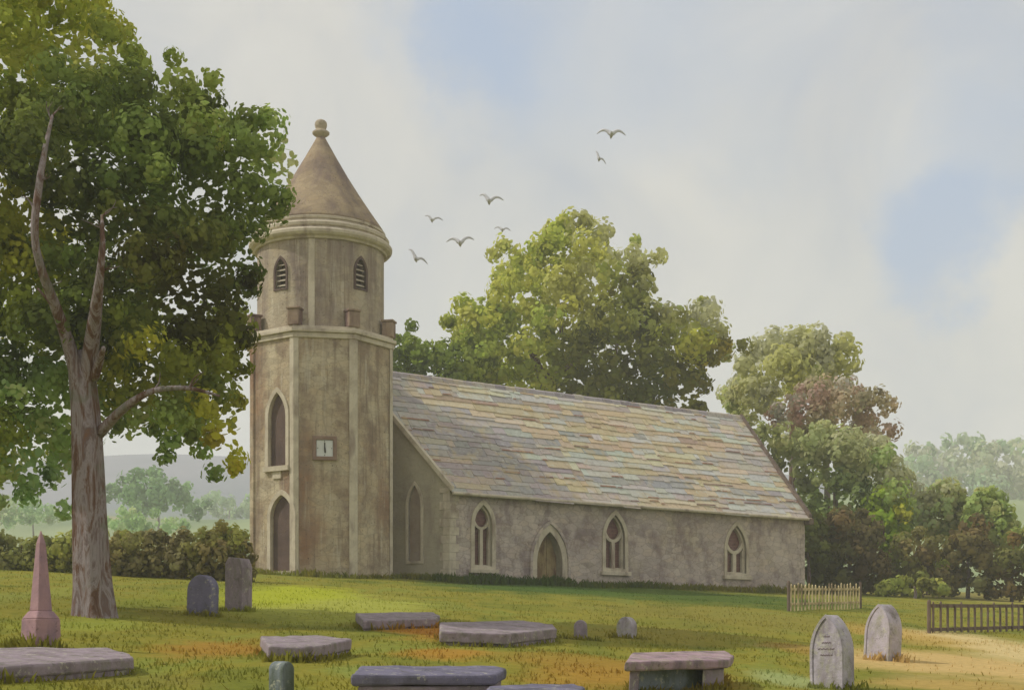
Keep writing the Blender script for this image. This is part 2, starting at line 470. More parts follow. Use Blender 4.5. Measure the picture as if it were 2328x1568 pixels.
def crown(name, poly, Y0, T, ctrl, parent, nlobe, lobe=(34, 74), puff=(12, 24), leaf=(4.5, 7.5), npuff=26, nleaf=16, K=1.0, jit=.12, extra=(), loc=None, fill=9.0, seed_z=0.7):
    """poly: outline of the crown; T: half depth in metres; ctrl: foliage colours across the crown"""
    p = np.asarray(poly, float)
    x0, y0 = p.min(0); x1, y1 = p.max(0)
    X = rng.uniform(x0, x1, nlobe * 30); Yr = rng.uniform(y0, y1, nlobe * 30)
    k = in_poly(poly, X, Yr); X = X[k]; Yr = Yr[k]; D = edge_dist(poly, X, Yr)
    Dm = max(D.max(), 1)
    sel = []
    for i in range(len(X)):
        r = rng.uniform(*lobe); r = min(r, max(D[i] * 1.02, puff[0] * 1.1))
        if D[i] < puff[0] * .7: continue
        if any((X[i] - a) ** 2 + (Yr[i] - b) ** 2 < (0.5 * (r + rr) * .62) ** 2 for a, b, rr, dd in sel): continue
        sel.append((X[i], Yr[i], r, D[i]))
        if len(sel) >= nlobe: break
    # fill what is left with lobes anywhere inside
    while len(sel) < nlobe:
        i = rng.integers(len(X)); r = min(rng.uniform(*lobe), max(D[i] * 1.02, puff[0] * 1.1)); 
        sel.append((X[i], Yr[i], r, D[i]))
    sel += [(a, b, r, r) for a, b, r in extra]
    sc = Y0 / F
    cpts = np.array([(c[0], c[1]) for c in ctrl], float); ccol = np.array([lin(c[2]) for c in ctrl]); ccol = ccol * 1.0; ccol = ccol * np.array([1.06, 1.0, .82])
    Cc, Nn, Ss, Co = [], [], [], []
    for li, (lx, ly, lr, ld) in enumerate(sel):
        h = T * math.sqrt(max(0, 1 - (1 - min(ld / (Dm * .8), 1)) ** 2))
        side = -1 if rng.random() < .68 else 1
        dy = side * h * rng.uniform(.45, 1.0) + rng.normal() * T * .08
        c = np.array([(lx - CX) * sc, Y0 + dy, (HR - ly) * sc])
        w = 1 / (((cpts - (lx, ly)) ** 2).sum(1) + 400) ** 1.6
        jx = rng.normal(size=2) * 40
        w = 1 / (((cpts - (lx + jx[0], ly + jx[1])) ** 2).sum(1) + 300) ** 1.8
        base = (w[:, None] * ccol).sum(0) / w.sum() * rng.uniform(1 - 2.2 * jit, 1 + 2.2 * jit)
        n = max(5, int(npuff * (lr / lobe[1]) ** 1.6))
        pd = rand_dirs(n)
        pr = rng.uniform(*puff, n) * sc
        pc = c + pd * (lr * sc) * rng.uniform(.55, 1.0, n)[:, None] * np.array([1, 1, .82])
        pcol = base[None] * rng.uniform(1 - jit, 1 + jit, (n, 1)) * (1 + rng.normal(size=(n, 3)) * .025)
        ld_ = rand_dirs(n * nleaf).reshape(n, nleaf, 3)
        lc = pc[:, None] + ld_ * pr[:, None, None] * rng.uniform(.7, 1.05, (n, nleaf, 1))
        nn = ld_ * .8 + rng.normal(size=ld_.shape) * .25 + pd[:, None] * 1.0
        Cc.append(lc.reshape(-1, 3)); Nn.append(nn.reshape(-1, 3))
        Ss.append(rng.uniform(*leaf, n * nleaf) * sc)
        Co.append((pcol[:, None] * rng.uniform(.92, 1.08, (n, nleaf, 1))).reshape(-1, 3))
    # dense inner foliage
    if fill:
        m_ = int(fill * ((x1 - x0) * (y1 - y0)) / 700)
        fx = rng.uniform(x0, x1, m_); fy = rng.uniform(y0, y1, m_)
        k = in_poly(poly, fx, fy); fx, fy = fx[k], fy[k]; fd_ = edge_dist(poly, fx, fy)
        k = fd_ > lobe[0] * .62; fx, fy, fd_ = fx[k], fy[k], fd_[k]
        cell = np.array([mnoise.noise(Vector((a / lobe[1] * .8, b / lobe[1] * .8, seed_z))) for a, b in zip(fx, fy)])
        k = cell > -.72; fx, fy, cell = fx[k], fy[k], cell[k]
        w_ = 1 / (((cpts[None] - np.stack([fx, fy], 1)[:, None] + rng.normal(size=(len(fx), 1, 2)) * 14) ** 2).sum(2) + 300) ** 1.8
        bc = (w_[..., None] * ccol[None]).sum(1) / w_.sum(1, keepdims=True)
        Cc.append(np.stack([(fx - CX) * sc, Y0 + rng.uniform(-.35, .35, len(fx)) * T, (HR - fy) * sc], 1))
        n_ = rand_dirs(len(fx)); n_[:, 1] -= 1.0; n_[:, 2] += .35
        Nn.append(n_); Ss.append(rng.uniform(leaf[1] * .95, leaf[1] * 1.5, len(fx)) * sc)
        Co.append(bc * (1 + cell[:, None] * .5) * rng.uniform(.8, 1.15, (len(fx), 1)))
    C = np.concatenate(Cc); V = leaf_verts(C, np.concatenate(Nn), np.concatenate(Ss))
    cols = np.clip(np.concatenate(Co) * K, 0, .62)
    return poly_mesh(name, V, 6, cols, M['leaf'], parent, loc)

def limb(name, pts, parent, mat='bark', n=12, wob=.25):
    """pts: (px,row,Y,width px)"""
    P = []; Rr = []
    for i in range(len(pts) - 1):
        a, b = pts[i], pts[i + 1]
        for k in range(4):
            t = k / 4.0
            q = [a[j] * (1 - t) + b[j] * t for j in range(4)]
            P.append(at(q[0], q[1], q[2])); Rr.append(q[3] / 2 / F * q[2])
    q = pts[-1]; P.append(at(*q[:3])); Rr.append(q[3] / 2 / F * q[2])
    # smooth
    for _ in range(2):
        P = [P[0]] + [(P[i - 1] + P[i] * 2 + P[i + 1]) / 4 for i in range(1, len(P) - 1)] + [P[-1]]
    return MB().tube(P, Rr, n, wob).build(name, M[mat], parent, smooth=True)

# ------------------------------------------------------------------ CHURCH
church = thing('church', (0, 60, BASE), 'old stone church with a round capped octagonal tower and a long slate roofed nave', 'church')

def arch(w, hs, ht, n=10, b0=0.0):
    r = ht - hs; Rr = (r * r + w * w / 4) / w
    amax = math.asin(min(1, r / Rr))
    right = [(w / 2 - Rr + Rr * math.cos(amax * k / n), hs + Rr * math.sin(amax * k / n)) for k in range(n + 1)]
    right[-1] = (0, ht)
    left = [(-x, y) for x, y in right[:-1]][::-1]
    return [(w / 2, b0)] + right + left + [(-w / 2, b0)]

class Face:
    def __init__(s, O, u, n): s.O = Vector(O); s.u = Vector(u).normalized(); s.n = Vector(n).normalized()
    def p(s, a, b, d=0.0): return s.O + s.u * a + Vector((0, 0, b)) + s.n * d
    def shift(s, a, b): return Face(s.p(a, b), s.u, s.n)
    def a_of(s, px):     # where the ray of a column meets this wall
        k = (px - CX) / F
        return (k * s.O.y - s.O.x) / (s.u.x - k * s.u.y)
    def b_of(s, a, row): 
        y = s.p(a, 0).y
        return (HR - row) / F * y - s.O.z
    def solid(s, poly, d0, d1, mb=None):
        mb = mb or MB()
        return mb.prism([s.p(a, b, d0) for a, b in poly], s.n * (d1 - d0))
    def ring(s, outer, inner, d0, d1, mb=None, closed=False):
        mb = mb or MB(); n = len(outer)
        vs = [s.p(a, b, d0) for a, b in outer] + [s.p(a, b, d0) for a, b in inner] + [s.p(a, b, d1) for a, b in outer] + [s.p(a, b, d1) for a, b in inner]
        fs = []
        m = n if closed else n - 1
        for i in range(m):
            j = (i + 1) % n
            fs += [(2 * n + i, 2 * n + j, 3 * n + j, 3 * n + i), (i, n + i, n + j, j), (i, j, 2 * n + j, 2 * n + i), (n + i, 3 * n + i, 3 * n + j, n + j)]
        if not closed:
            fs += [(0, 2 * n, 3 * n, n), (n - 1, 2 * n - 1, 4 * n - 1, 3 * n - 1)]
        return mb.add(vs, fs)
    def bar(s, pts, w, d0, d1, mb=None):
        mb = mb or MB(); L = []; Rt = []
        for i, (a, b) in enumerate(pts):
            p0 = pts[max(i - 1, 0)]; p1 = pts[min(i + 1, len(pts) - 1)]
            tx, ty = p1[0] - p0[0], p1[1] - p0[1]; l = math.hypot(tx, ty)
            L.append((a - ty / l * w / 2, b + tx / l * w / 2)); Rt.append((a + ty / l * w / 2, b - tx / l * w / 2))
        return s.ring(L, Rt, d0, d1, mb)

def offset_arch(w, hs, ht, t, b0, n=10):
    return arch(w + 2 * t, hs, ht + t * 1.25, n, b0)

# --- tower lower stage
TX, TY, TR = -7.70, 57.3, 2.98
TOPZ = 12.05
def oct_pt(deg, r, z): return Vector((TX + r * math.sin(R(deg)), TY - r * math.cos(R(deg)), z))
A0 = -12.5
def oct_ring(r, z): return [oct_pt(A0 + 45 * k, r, z) for k in range(8)]
mb = MB(); mb.prism(oct_ring(TR, BASE - .8), Vector((0, 0, TOPZ - BASE + .8)))
tower = mb.build('tower', M['tower'], church); fix_normals(tower)
def tface(k):
    a = oct_pt(A0 + 45 * k, TR, BASE); b = oct_pt(A0 + 45 * (k + 1), TR, BASE)
    u = (b - a).normalized(); n = Vector((u.y, -u.x, 0))
    c = (a + b) / 2
    if n.dot(c - Vector((TX, TY, BASE))) < 0: n = -n
    return Face(c, u, n)
fl, ff, fr = tface(-1), tface(0), tface(1)
cuts = []
lanc = []
for (px, r0, r1, rs, wpx, isdoor) in ((631, 1058, 892, 950, 40, False), (641, 1297, 1125, 1175, 50, True)):
    a = fl.a_of(px); w = wpx / .74 / F * 55.4
    b0 = fl.b_of(a, r0); b1 = fl.b_of(a, r1); hs = fl.b_of(a, rs)
    f = fl.shift(a, b0); lanc.append((f, w, hs - b0, b1 - b0, isdoor))
    cuts.append(f.solid(arch(w, hs - b0, b1 - b0), -.2, .3))
cut(tower, cuts)
for f, w, hs, ht, isdoor in lanc:
    t = .17
    sr = f.ring(offset_arch(w, hs, ht, t, -.02), arch(w - .004, hs, ht - .002, 10, -.02), -.1, .055)
    s = sr.build('door_surround' if isdoor else 'window_surround', M['trim'], tower, bevel=.012)
    p = f.solid(arch(w - .02, hs, ht - .02), -.19, -.13).build('door_leaf' if isdoor else 'window_panel', M['dark'], tower)
    if not isdoor:
        f.solid([(-w / 2 - .2, -.22), (w / 2 + .2, -.22), (w / 2 + .2, -.03), (-w / 2 - .2, -.03)], -.05, .14).build('window_sill', M['trim'], tower)
        f.solid([(-.22, -.5), (.22, -.5), (.22, -.225), (-.22, -.225)], -.05, .06).build('sill_bracket', M['trim'], tower)
    else:
        f.solid([(-w / 2 - .2, -.16), (w / 2 + .2, -.16), (w / 2 + .2, -.025), (-w / 2 - .2, -.025)], -.05, .2).build('door_step', M['trim'], tower)
# corner strips
for k in range(8):
    an = A0 + 45 * k
    m2 = MB(); poly = [oct_pt(an - 3.4, TR * math.cos(R(3.4)) * 1.001 - .02, 0), oct_pt(an - 3.4, TR * .984 + .04, 0), oct_pt(an, TR + .045, 0), oct_pt(an + 3.4, TR * .984 + .04, 0), oct_pt(an + 3.4, TR * .96, 0), oct_pt(an, TR - .1, 0)]
    poly = [Vector((p.x, p.y, BASE - .6)) for p in poly]
    m2.prism(poly, Vector((0, 0, TOPZ - BASE + .59)))
    m2.build('corner_strip', M['trim'] if k in (0, 1, 2) else M['tower'], tower)
# string course, parapet and merlons
m2 = MB()
for (r0, z0, z1) in ((TR + .10, TOPZ - .04, TOPZ + .16), (TR + .20, TOPZ + .163, TOPZ + .30), (TR + .06, TOPZ + .303, TOPZ + .42)):
    m2.prism(oct_ring(r0, z0), Vector((0, 0, z1 - z0)))
m2.build('string_course', M['trim'], church, bevel=.02)
for k in range(8):
    for off, wd in ((0, .23),):
        an = A0 + 45 * k + off
        c = oct_pt(an, TR - .12, TOPZ + .424)
        rad = (c - Vector((TX, TY, c.z))).normalized(); tan = Vector((-rad.y, rad.x, 0))
        m3 = MB(); m3.box(c - tan * wd - rad * .22, tan * wd * 2, rad * .44, Vector((0, 0, .60)))
        m3.box(c - tan * (wd + .04) - rad * .26 + Vector((0, 0, .603)), tan * (wd + .04) * 2, rad * .52, Vector((0, 0, .09)))
        m3.build('merlon', M['merlon'], church, bevel=.03)
# --- belfry drum 
BR = 2.53
DZ0, DZ1 = TOPZ + .42, 15.95
m2 = MB(); m2.lathe((TX, TY), [(BR, DZ0 - .1), (BR, DZ1)], 64)
belfry = m2.build('belfry_wall', M['belfry'], church); fix_normals(belfry)
def dface(px):
    s = (px - 728) / (BR / TY * F); an = math.degrees(math.asin(s)) - math.degrees(math.atan(TX / TY))
    n = Vector((math.sin(R(an)), -math.cos(R(an)), 0)); u = Vector((-n.y, n.x, 0))
    if u.x < 0: u = -u
    return Face(Vector((TX, TY, 0)) + n * BR, u, n)
bcuts = []; bel = []
for px in (641, 815):
    f = dface(px); yy = f.O.y
    z0 = (HR - 655) / F * yy; z1 = (HR - 588) / F * yy; w = .50
    f2 = Face(Vector((f.O.x, f.O.y, z0)), f.u, f.n)
    bel.append((f2, w, (z1 - z0) * .55, z1 - z0)); bcuts.append(f2.solid(arch(w, (z1 - z0) * .55, z1 - z0), -.4, .3))
cut(belfry, bcuts)
for f, w, hs, ht in bel:
    f.ring(offset_arch(w, hs, ht, .09, -.08), arch(w, hs, ht, 10, -.02), -.14, .03, closed=True).build('louvre_frame', M['dark'], belfry)
    f.solid(arch(w - .02, hs, ht - .02), -.36, -.3).build('opening_panel', M['dark'], belfry)
    z = .08
    while z < ht - .25:
        ww = w - .06 if z < hs else w * .7 * (1 - (z - hs) / (ht - hs)) + .1
        lv = MB(); lv.box(f.p(-ww / 2, z, -.05), f.u * ww, f.n * -.16 + Vector((0, 0, .09)), Vector((0, 0, .035)))
        lv.build('louvre_slat', M['trim'], belfry); z += .2
for px in (708,):
    f = dface(px); f2 = Face(Vector((f.O.x, f.O.y, DZ0)), f.u, f.n)
    f2.solid([(-.12, -.02), (.12, -.02), (.12, DZ1 - DZ0 - .05), (-.12, DZ1 - DZ0 - .05)], -.05, .03).build('pilaster_strip', M['trim'], belfry, bevel=.01)
# cornice
prof = [(BR - .2, 15.90), (BR + .10, 15.90), (BR + .14, 15.97), (BR + .26, 16.02), (BR + .33, 16.10), (BR + .34, 16.20), (BR + .28, 16.27), (BR + .15, 16.30),
        (BR + .13, 16.36), (BR + .20, 16.40), (BR + .22, 16.50), (BR + .16, 16.57), (BR + .02, 16.60), (BR + .0, 16.68), (BR + .06, 16.70), (BR + .07, 16.78), (BR - .03, 16.83), (BR - .3, 16.84)]
m2 = MB(); m2.lathe((TX, TY), prof, 72); m2.build('cornice', M['trim'], church, smooth=False)
prof = [(BR + .02, 16.80), (BR - .02, 16.92), (BR * .80, 17.62), (BR * .62, 18.30), (BR * .44, 19.02), (BR * .26, 19.80), (BR * .11, 20.48), (.17, 20.68)]
m2 = MB(); m2.lathe((TX, TY), prof, 72); cone = m2.build('conical_roof', M['cone'], church, smooth=True)
prof = [(.16, 20.62), (.17, 20.70), (.26, 20.75), (.34, 20.82), (.35, 20.88), (.28, 20.94), (.2, 20.97), (.2, 21.02), (.235, 21.10), (.25, 21.19), (.235, 21.28), (.18, 21.35), (.10, 21.39), (.02, 21.40)]
m2 = MB(); m2.lathe((TX, TY), prof, 24); m2.build('finial', M['belfry'], cone, smooth=True)
# clock
a = ff.a_of(738); b = ff.b_of(a, 1019); f = ff.shift(a, b)
q = .46
def sq(h): return [(-h, -h), (h, -h), (h, h), (-h, h)]
clock = f.solid(sq(q - .02), -.05, .05).build('clock', M['clockframe'], church)
f.ring(sq(q), sq(q - .14), .0, .13, closed=True).build('clock_frame', M['clockframe'], clock, bevel=.015)
f.solid(sq(q - .15), .053, .075).build('clock_face', M['clockface'], clock)
h = MB(); f.bar([(0, -.02), (.0, .22)], .045, .08, .095, h); h.build('clock_hand', M['clockhand'], clock)
h = MB(); f.bar([(.02, -.18), (.0, .03)], .06, .1, .115, h); h.build('clock_hand', M['clockhand'], clock)
for k in range(12):
    an = R(30 * k); c0 = (math.sin(an) * .25, math.cos(an) * .25); c1 = (math.sin(an) * .285, math.cos(an) * .285)
    if k % 3 == 0: f.bar([c0, c1], .025, .078, .088).build('hour_mark', M['clockhand'], clock)

# --- nave
def NP(s, t, z): return Vector((CXN + DX * s + PX_ * t, CYN + DY * s + PY_ * t, z))
NL, NW, EZ, RZ = 20.0, 4.45, 6.61, 11.80
SK = 1.063 / 2.29                         # skew of the west wall
body = [NP(0, 0, BASE - .9), NP(NL, 0, BASE - .9), NP(NL, 2 * NW, BASE - .9), NP(0, 2 * NW, BASE - .9), NP(-SK * NW, NW, BASE - .9)]
m2 = MB()
top = [NP(0, 0, EZ), NP(NL, 0, EZ), NP(NL, 2 * NW, EZ), NP(0, 2 * NW, EZ), NP(-SK * NW, NW, EZ)]
rw, re = NP(-SK * NW, NW, RZ - .1), NP(NL, NW, RZ - .1)
vs = body + top + [rw, re]
fs = [(0, 1, 6, 5), (1, 2, 7, 11, 6), (2, 3, 8, 7), (3, 4, 10, 8), (4, 0, 5, 10), (5, 6, 11, 10), (7, 8, 10, 11), (0, 4, 3, 2, 1)]
m2.add(vs, fs); nave = m2.build('nave_wall', M['nave'], church); fix_normals(nave)
sw = Face(NP(0, 0, BASE), (DX, DY, 0), (DY, -DX, 0))
wv = (NP(-SK * NW, NW, 0) - NP(0, 0, 0)).normalized()
ww = Face(NP(0, 0, BASE), wv, (-wv.y, wv.x, 0)) 
if ww.n.y > 0: ww.n = -ww.n
wins = []; cuts = []
for (pl, pr, rt, rb) in ((1078, 1118, 1147, 1286), (1376, 1420, 1170, 1292), (1652, 1696, 1194, 1302)):
    al, ar = sw.a_of(pl), sw.a_of(pr); a = (al + ar) / 2; w = (ar - al)
    b0 = sw.b_of(a, rb); b1 = sw.b_of(a, rt); f = sw.shift(a, b0); ht = b1 - b0; hs = ht - w * .95
    wins.append((f, w, hs, ht)); cuts.append(f.solid(arch(w, hs, ht), -.42, .3))
al, ar = sw.a_of(1219), sw.a_of(1277); a = (al + ar) / 2; dw = ar - al
b0 = -.02; b1 = sw.b_of(a, 1208); fd = sw.shift(a, -.25); dht = b1 + .25; dhs = dht - dw * .98
cuts.append(fd.solid(arch(dw, dhs, dht), -.5, .3))
aw = ww.a_of(943); wb0 = ww.b_of(aw, 1275); wb1 = ww.b_of(aw, 1102); fw = ww.shift(aw, wb0); wbw = .62
cuts.append(fw.solid(arch(wbw, (wb1 - wb0) * .72, wb1 - wb0), -.1, .3))
cut(nave, cuts)
# polygons facing west take the gable colours
me = nave.data
me.materials.append(M['gable'])
for p in me.polygons:
    if p.normal.x < -0.5 and p.normal.z < .4: p.material_index = 1
for f, w, hs, ht in wins:
    t = .17
    f.ring(offset_arch(w, hs, ht, t, -.12), arch(w, hs, ht, 10, 0.0), -.08, .05, closed=True).build('window_surround', M['trim'], nave)
    g = f.solid(arch(w - .02, hs, ht - .02), -.34, -.30).build('window_glass', M['glass'], nave)
    tr = MB(); mw = w * .17
    sp = hs * .93
    f.bar([(0, 0), (0, sp)], mw, -.26, -.12, tr)
    for sgn in (-1, 1):
        pts = [(sgn * (w * .5) * math.sin(k / 8 * math.pi / 2) ** 1.0 * .92, sp - .02 + (ht - hs) * .62 * (1 - math.cos(k / 8 * math.pi / 2))) for k in range(9)]
        f.bar(pts, mw * .75, -.262, -.118, tr)
        pts = [(sgn * w * .44, hs * .02), (sgn * w * .44, hs)]
        f.bar(pts, mw * .6, -.258, -.122, tr)
    f.ring(arch(w + .004, hs, ht + .002, 10), arch(w * .84, hs, ht - .1, 10, .05), -.28, -.1, tr, closed=True)
    tr.build('window_tracery', M['trim'], nave)
    lead = MB()
    zz = .14
    while zz < ht - .2:
        f.bar([(-w * .47 * (1 if zz < hs else .6), zz), (w * .47 * (1 if zz < hs else .6), zz)], .014, -.299, -.288, lead); zz += .16
    for xx in (-.33, -.17, .17, .33): f.bar([(w * xx, .02), (w * xx, hs)], .012, -.2985, -.287, lead)
    lead.build('lead_bars', M['clockframe'], g)
    f.solid([(-w / 2 - .26, -.30), (w / 2 + .26, -.30), (w / 2 + .26, -.125), (-w / 2 - .26, -.125)], -.05, .17).build('window_sill', M['trim'], nave, bevel=.02)
t = .26
fd.ring(offset_arch(dw, dhs, dht, t, -.3), arch(dw, dhs, dht, 10, -.3), -.12, .07).build('doorway_arch', M['trim'], nave)
fd.ring(offset_arch(dw, dhs, dht, t + .12, .3), offset_arch(dw, dhs, dht, t + .003, .3), -.05, .14).build('hood_mould', M['nave'], nave)
dr = MB()
npl = 5
for k in range(npl):
    x0 = -dw / 2 + .01 + (dw - .02) * k / npl; x1 = x0 + (dw - .02) / npl - .015
    xm = max(abs(x0), abs(x1)); r_ = dht - dhs; RR = (r_ * r_ + dw * dw / 4) / dw
    def ah(x): x = abs(x); return dhs + math.sqrt(max(0, RR * RR - (x + RR - dw / 2) ** 2))
    fd.solid([(x0, -.3), (x1, -.3), (x1, ah(x1) - .01), (x0, ah(x0) - .01)] if x0 * x1 > 0 else [(x0, -.3), (x1, -.3), (x1, ah(x1) - .01), (0, dht - .02), (x0, ah(x0) - .01)], -.45, -.36 + .01 * (k % 2), dr)
door = dr.build('door', M['door'], nave)
fw.ring(offset_arch(wbw, (wb1 - wb0) * .72, wb1 - wb0, .12, -.1), arch(wbw, (wb1 - wb0) * .72, wb1 - wb0, 10, 0), -.06, .045, closed=True).build('window_surround', M['trim'], nave)
fw.solid(arch(wbw - .02, (wb1 - wb0) * .72, wb1 - wb0 - .02), -.093, -.085).build('blind_panel', M['blind'], nave)
# quoins
q = MB()
z = BASE - .5; k = 0
while z < EZ - .05:
    hh = min(.34, EZ - .05 - z); la = .42 if k % 2 else .28; lb = .3 if k % 2 else .46
    o0 = NP(0, 0, z)
    poly = [o0 + sw.n * .035 + ww.n * .035, o0 + sw.u * la + sw.n * .035, o0 + sw.u * la - sw.n * .1, o0 - sw.n * .1 - ww.n * .1 + sw.u * .05, o0 + ww.u * lb - ww.n * .1, o0 + ww.u * lb + ww.n * .035]
    q.prism(poly, Vector((0, 0, hh - .012))); z += hh; k += 1
q.build('corner_stones', M['trim'], nave)
q = MB(); z = BASE - .5; k = 0
while z < EZ - .05:
    hh = min(.34, EZ - .05 - z); la = .42 if k % 2 else .26; o0 = NP(NL, 0, z)
    q.prism([o0 + sw.n * .03 + sw.u * .03, o0 - sw.u * la + sw.n * .03, o0 - sw.u * la - sw.n * .1, o0 - sw.n * .1 + sw.u * .03], Vector((0, 0, hh - .012))); z += hh; k += 1
q.build('corner_stones', M['nave'], nave)

# roof: courses of stone slates
PAL = [((200, 182, 142), 5), ((212, 200, 168), 5), ((186, 188, 182), 4), ((200, 202, 194), 5), ((168, 160, 160), 3), ((186, 176, 168), 4), ((194, 172, 136), 4), ((146, 148, 154), 1.6), ((160, 132, 114), .8)]
PALD = [((150, 145, 150), 5), ((164, 158, 160), 5), ((136, 134, 140), 2.5), ((172, 169, 170), 3), ((178, 164, 142), 1.5), ((158, 150, 148), 2)]  # grey-lavender slates: own tone plus the tower's shadow painted in
def pick(pal):
    s = sum(w for _, w in pal); x = random.uniform(0, s)
    for c, w in pal:
        x -= w
        if x <= 0: return c
    return pal[0][0]
rf = MB()
slope_len = math.hypot(NW + .25, RZ - EZ); 
NC = 20
rise = (RZ - EZ) / NW
for side in (0, 1):
    def RP(s, t, lift):
        z = EZ + rise * t
        tt = t if side == 0 else 2 * NW - t
        nrm = Vector((sw.n.x, sw.n.y, 0)) * (1 if side == 0 else -1) * rise + Vector((0, 0, 1)); nrm.normalize()
        return NP(s, tt, z) + nrm * lift
    rf.add([RP(-SK * max(-.25, -.0) - .0, -.25, .03), RP(NL + .22, -.25, .03), RP(NL + .22, NW, .03), RP(-SK * NW, NW, .03)], [(0, 1, 2, 3)], lin((110, 100, 96)))
    for c in range(NC):
        t0 = -.3 + (NW + .3) * c / NC; t1 = -.3 + (NW + .3) * (c + 1) / NC + .05
        s = -SK * max(t0, 0) - .06; prev = None
        e = NL + .25
        while s < e:
            w = random.choice((.3, .45, .6, .8, 1.2, 1.7)) * random.uniform(.75, 1.25)
            s1 = min(s + w, e)
            if e - s1 < .2: s1 = e
            dark = (1 - min(1, max(0, (s + 1.0 + .9 * (t0)) / (8.5))))  # painted tower shade, stronger towards the west end
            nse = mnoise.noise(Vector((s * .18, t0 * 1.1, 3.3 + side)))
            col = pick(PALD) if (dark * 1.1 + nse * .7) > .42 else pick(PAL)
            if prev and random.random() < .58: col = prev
            prev = col
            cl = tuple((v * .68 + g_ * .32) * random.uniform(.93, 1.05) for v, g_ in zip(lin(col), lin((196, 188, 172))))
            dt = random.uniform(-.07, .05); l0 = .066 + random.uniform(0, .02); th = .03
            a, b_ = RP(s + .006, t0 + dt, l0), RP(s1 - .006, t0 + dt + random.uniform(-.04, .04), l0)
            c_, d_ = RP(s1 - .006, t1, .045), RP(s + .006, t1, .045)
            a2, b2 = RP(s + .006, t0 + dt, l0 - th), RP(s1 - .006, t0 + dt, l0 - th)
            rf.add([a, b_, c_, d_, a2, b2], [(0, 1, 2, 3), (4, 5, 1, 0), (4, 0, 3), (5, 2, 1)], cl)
            if random.random() < (.07 + .16 * (s / NL)) and c > 0:      # rusty lower edge, doubling as a painted narrow shadow
                rs = lin(random.choice(((150, 112, 94), (156, 122, 98), (132, 106, 100))))
                a3, b3 = RP(s + .02, t0 + dt, l0 + .004), RP(s1 - .02, t0 + dt, l0 + .004)
                a4, b4 = RP(s1 - .05, t0 + dt + .06, l0 + .002), RP(s + .05, t0 + dt + .05, l0 + .002)
                rf.add([a3, b3, a4, b4], [(0, 1, 2, 3)], rs)
            s = s1
roof = rf.build('nave_roof', M['slates'], church, colors=True)
rd = MB(); s = -SK * NW
while s < NL + .2:
    w = .55; a = s; b_ = min(s + w - .012, NL + .25)
    j = random.uniform(-.015, .015)
    prf = [(-.2, RZ - .13), (-.1, RZ + .06), (0, RZ + .13), (.1, RZ + .06), (.2, RZ - .13), (0, RZ - .05)]
    rd.prism([NP(a, NW + t, z + j) for t, z in prf], Vector((DX, DY, 0)) * (b_ - a), lin(random.choice(((166, 158, 160), (150, 142, 146), (178, 170, 160))))); s += w
rd.build('ridge_tiles', M['slates'], roof, colors=True)
# verge coping at the west and barge board at the east
vg = MB()
p0 = NP(-SK * -.2, -.25, EZ - .2); 
for t in range(1):
    a = NP(0.05, -.2, EZ - .24); b_ = NP(-SK * NW, NW, RZ - .0)
    out = ww.n * .12
    vg.prism([a - out * .6, a + out, a + out + Vector((0, 0, .24)), a - out * .6 + Vector((0, 0, .26))], b_ - a)
vg.build('verge_coping', M['trim'], nave)
vg = MB(); a = NP(NL + .02, -.3, EZ - .36); b_ = NP(NL + .02, NW, RZ - .12)
vg.prism([a, a + sw.u * .2, a + sw.u * .2 + Vector((0, 0, .32)), a + Vector((0, 0, .32))], b_ - a)
vg.build('barge_board', M['fence_dark'], roof)
gt = MB(); gt.tube([NP(-.05, -.33, EZ - .30), NP(NL + .2, -.33, EZ - .30)], [.07, .07], 8); gt.build('eaves_gutter', M['trim'], roof)
gt = MB(); gt.box(NP(NL - .05, -.4, EZ - .55), sw.u * .32, sw.n * -.35, Vector((0, 0, .3))); gt.build('kneeler_stone', M['fence_dark'], roof, bevel=.03)

# ------------------------------------------------------------------ graves
GN = Vector((-0.0906 * PX_, -0.0906 * PY_, 1)).normalized()

def ledger(name, top, h, thick, mat, label, cat, group, plinth=None, grass=True):
    pts = [on_ground(px, r, h) for px, r in top]
    c = sum(pts, Vector()) / len(pts)
    def area(p): return sum(p[i].x * p[(i + 1) % len(p)].y - p[(i + 1) % len(p)].x * p[i].y for i in range(len(p)))
    if area(pts) < 0: pts = pts[::-1]
    root = thing(name, c - GN * h, label, cat, group)
    MB().prism([p - GN * thick for p in pts], GN * thick).build('top_slab', M[mat], root, bevel=.025, rough=.035)
    if plinth and plinth[1] == 'legs':
        F0, F1, B0, B1 = (on_ground(*q_, h) for q_ in (top[4], top[3], top[0], top[1]))
        def SP(u_, v_):
            q_ = F0.lerp(F1, u_).lerp(B0.lerp(B1, u_), v_); return q_ - GN * (h + .12)
        for u0, u1 in ((.05, .13), (.74, .96)):
            MB().prism([SP(u0, .07), SP(u1, .07), SP(u1, .93), SP(u0, .93)], GN * (h + .12 - thick - .003)).build('support_block', M['grave'], root, bevel=.02, rough=.03)
        MB().prism([SP(.09, .22), SP(.8, .22), SP(.8, .9), SP(.09, .9)], GN * (h + .12 - thick - .004)).build('side_panel', M['grave_green'], root, rough=.02)
    elif plinth:
        inner = [c + (p - c) * plinth[0] for p in pts]
        MB().prism([p - GN * (h + .15) for p in inner], GN * (h + .15 - thick - .001)).build('chest_base', M[plinth[1]], root, bevel=.02, rough=.02)
    else:
        inner = [c + (p - c) * .97 for p in pts]
        MB().prism([p - GN * (h + .12) for p in inner], GN * (h + .12 - thick - .001)).build('kerb_base', M[mat], root, rough=.02)
    return root

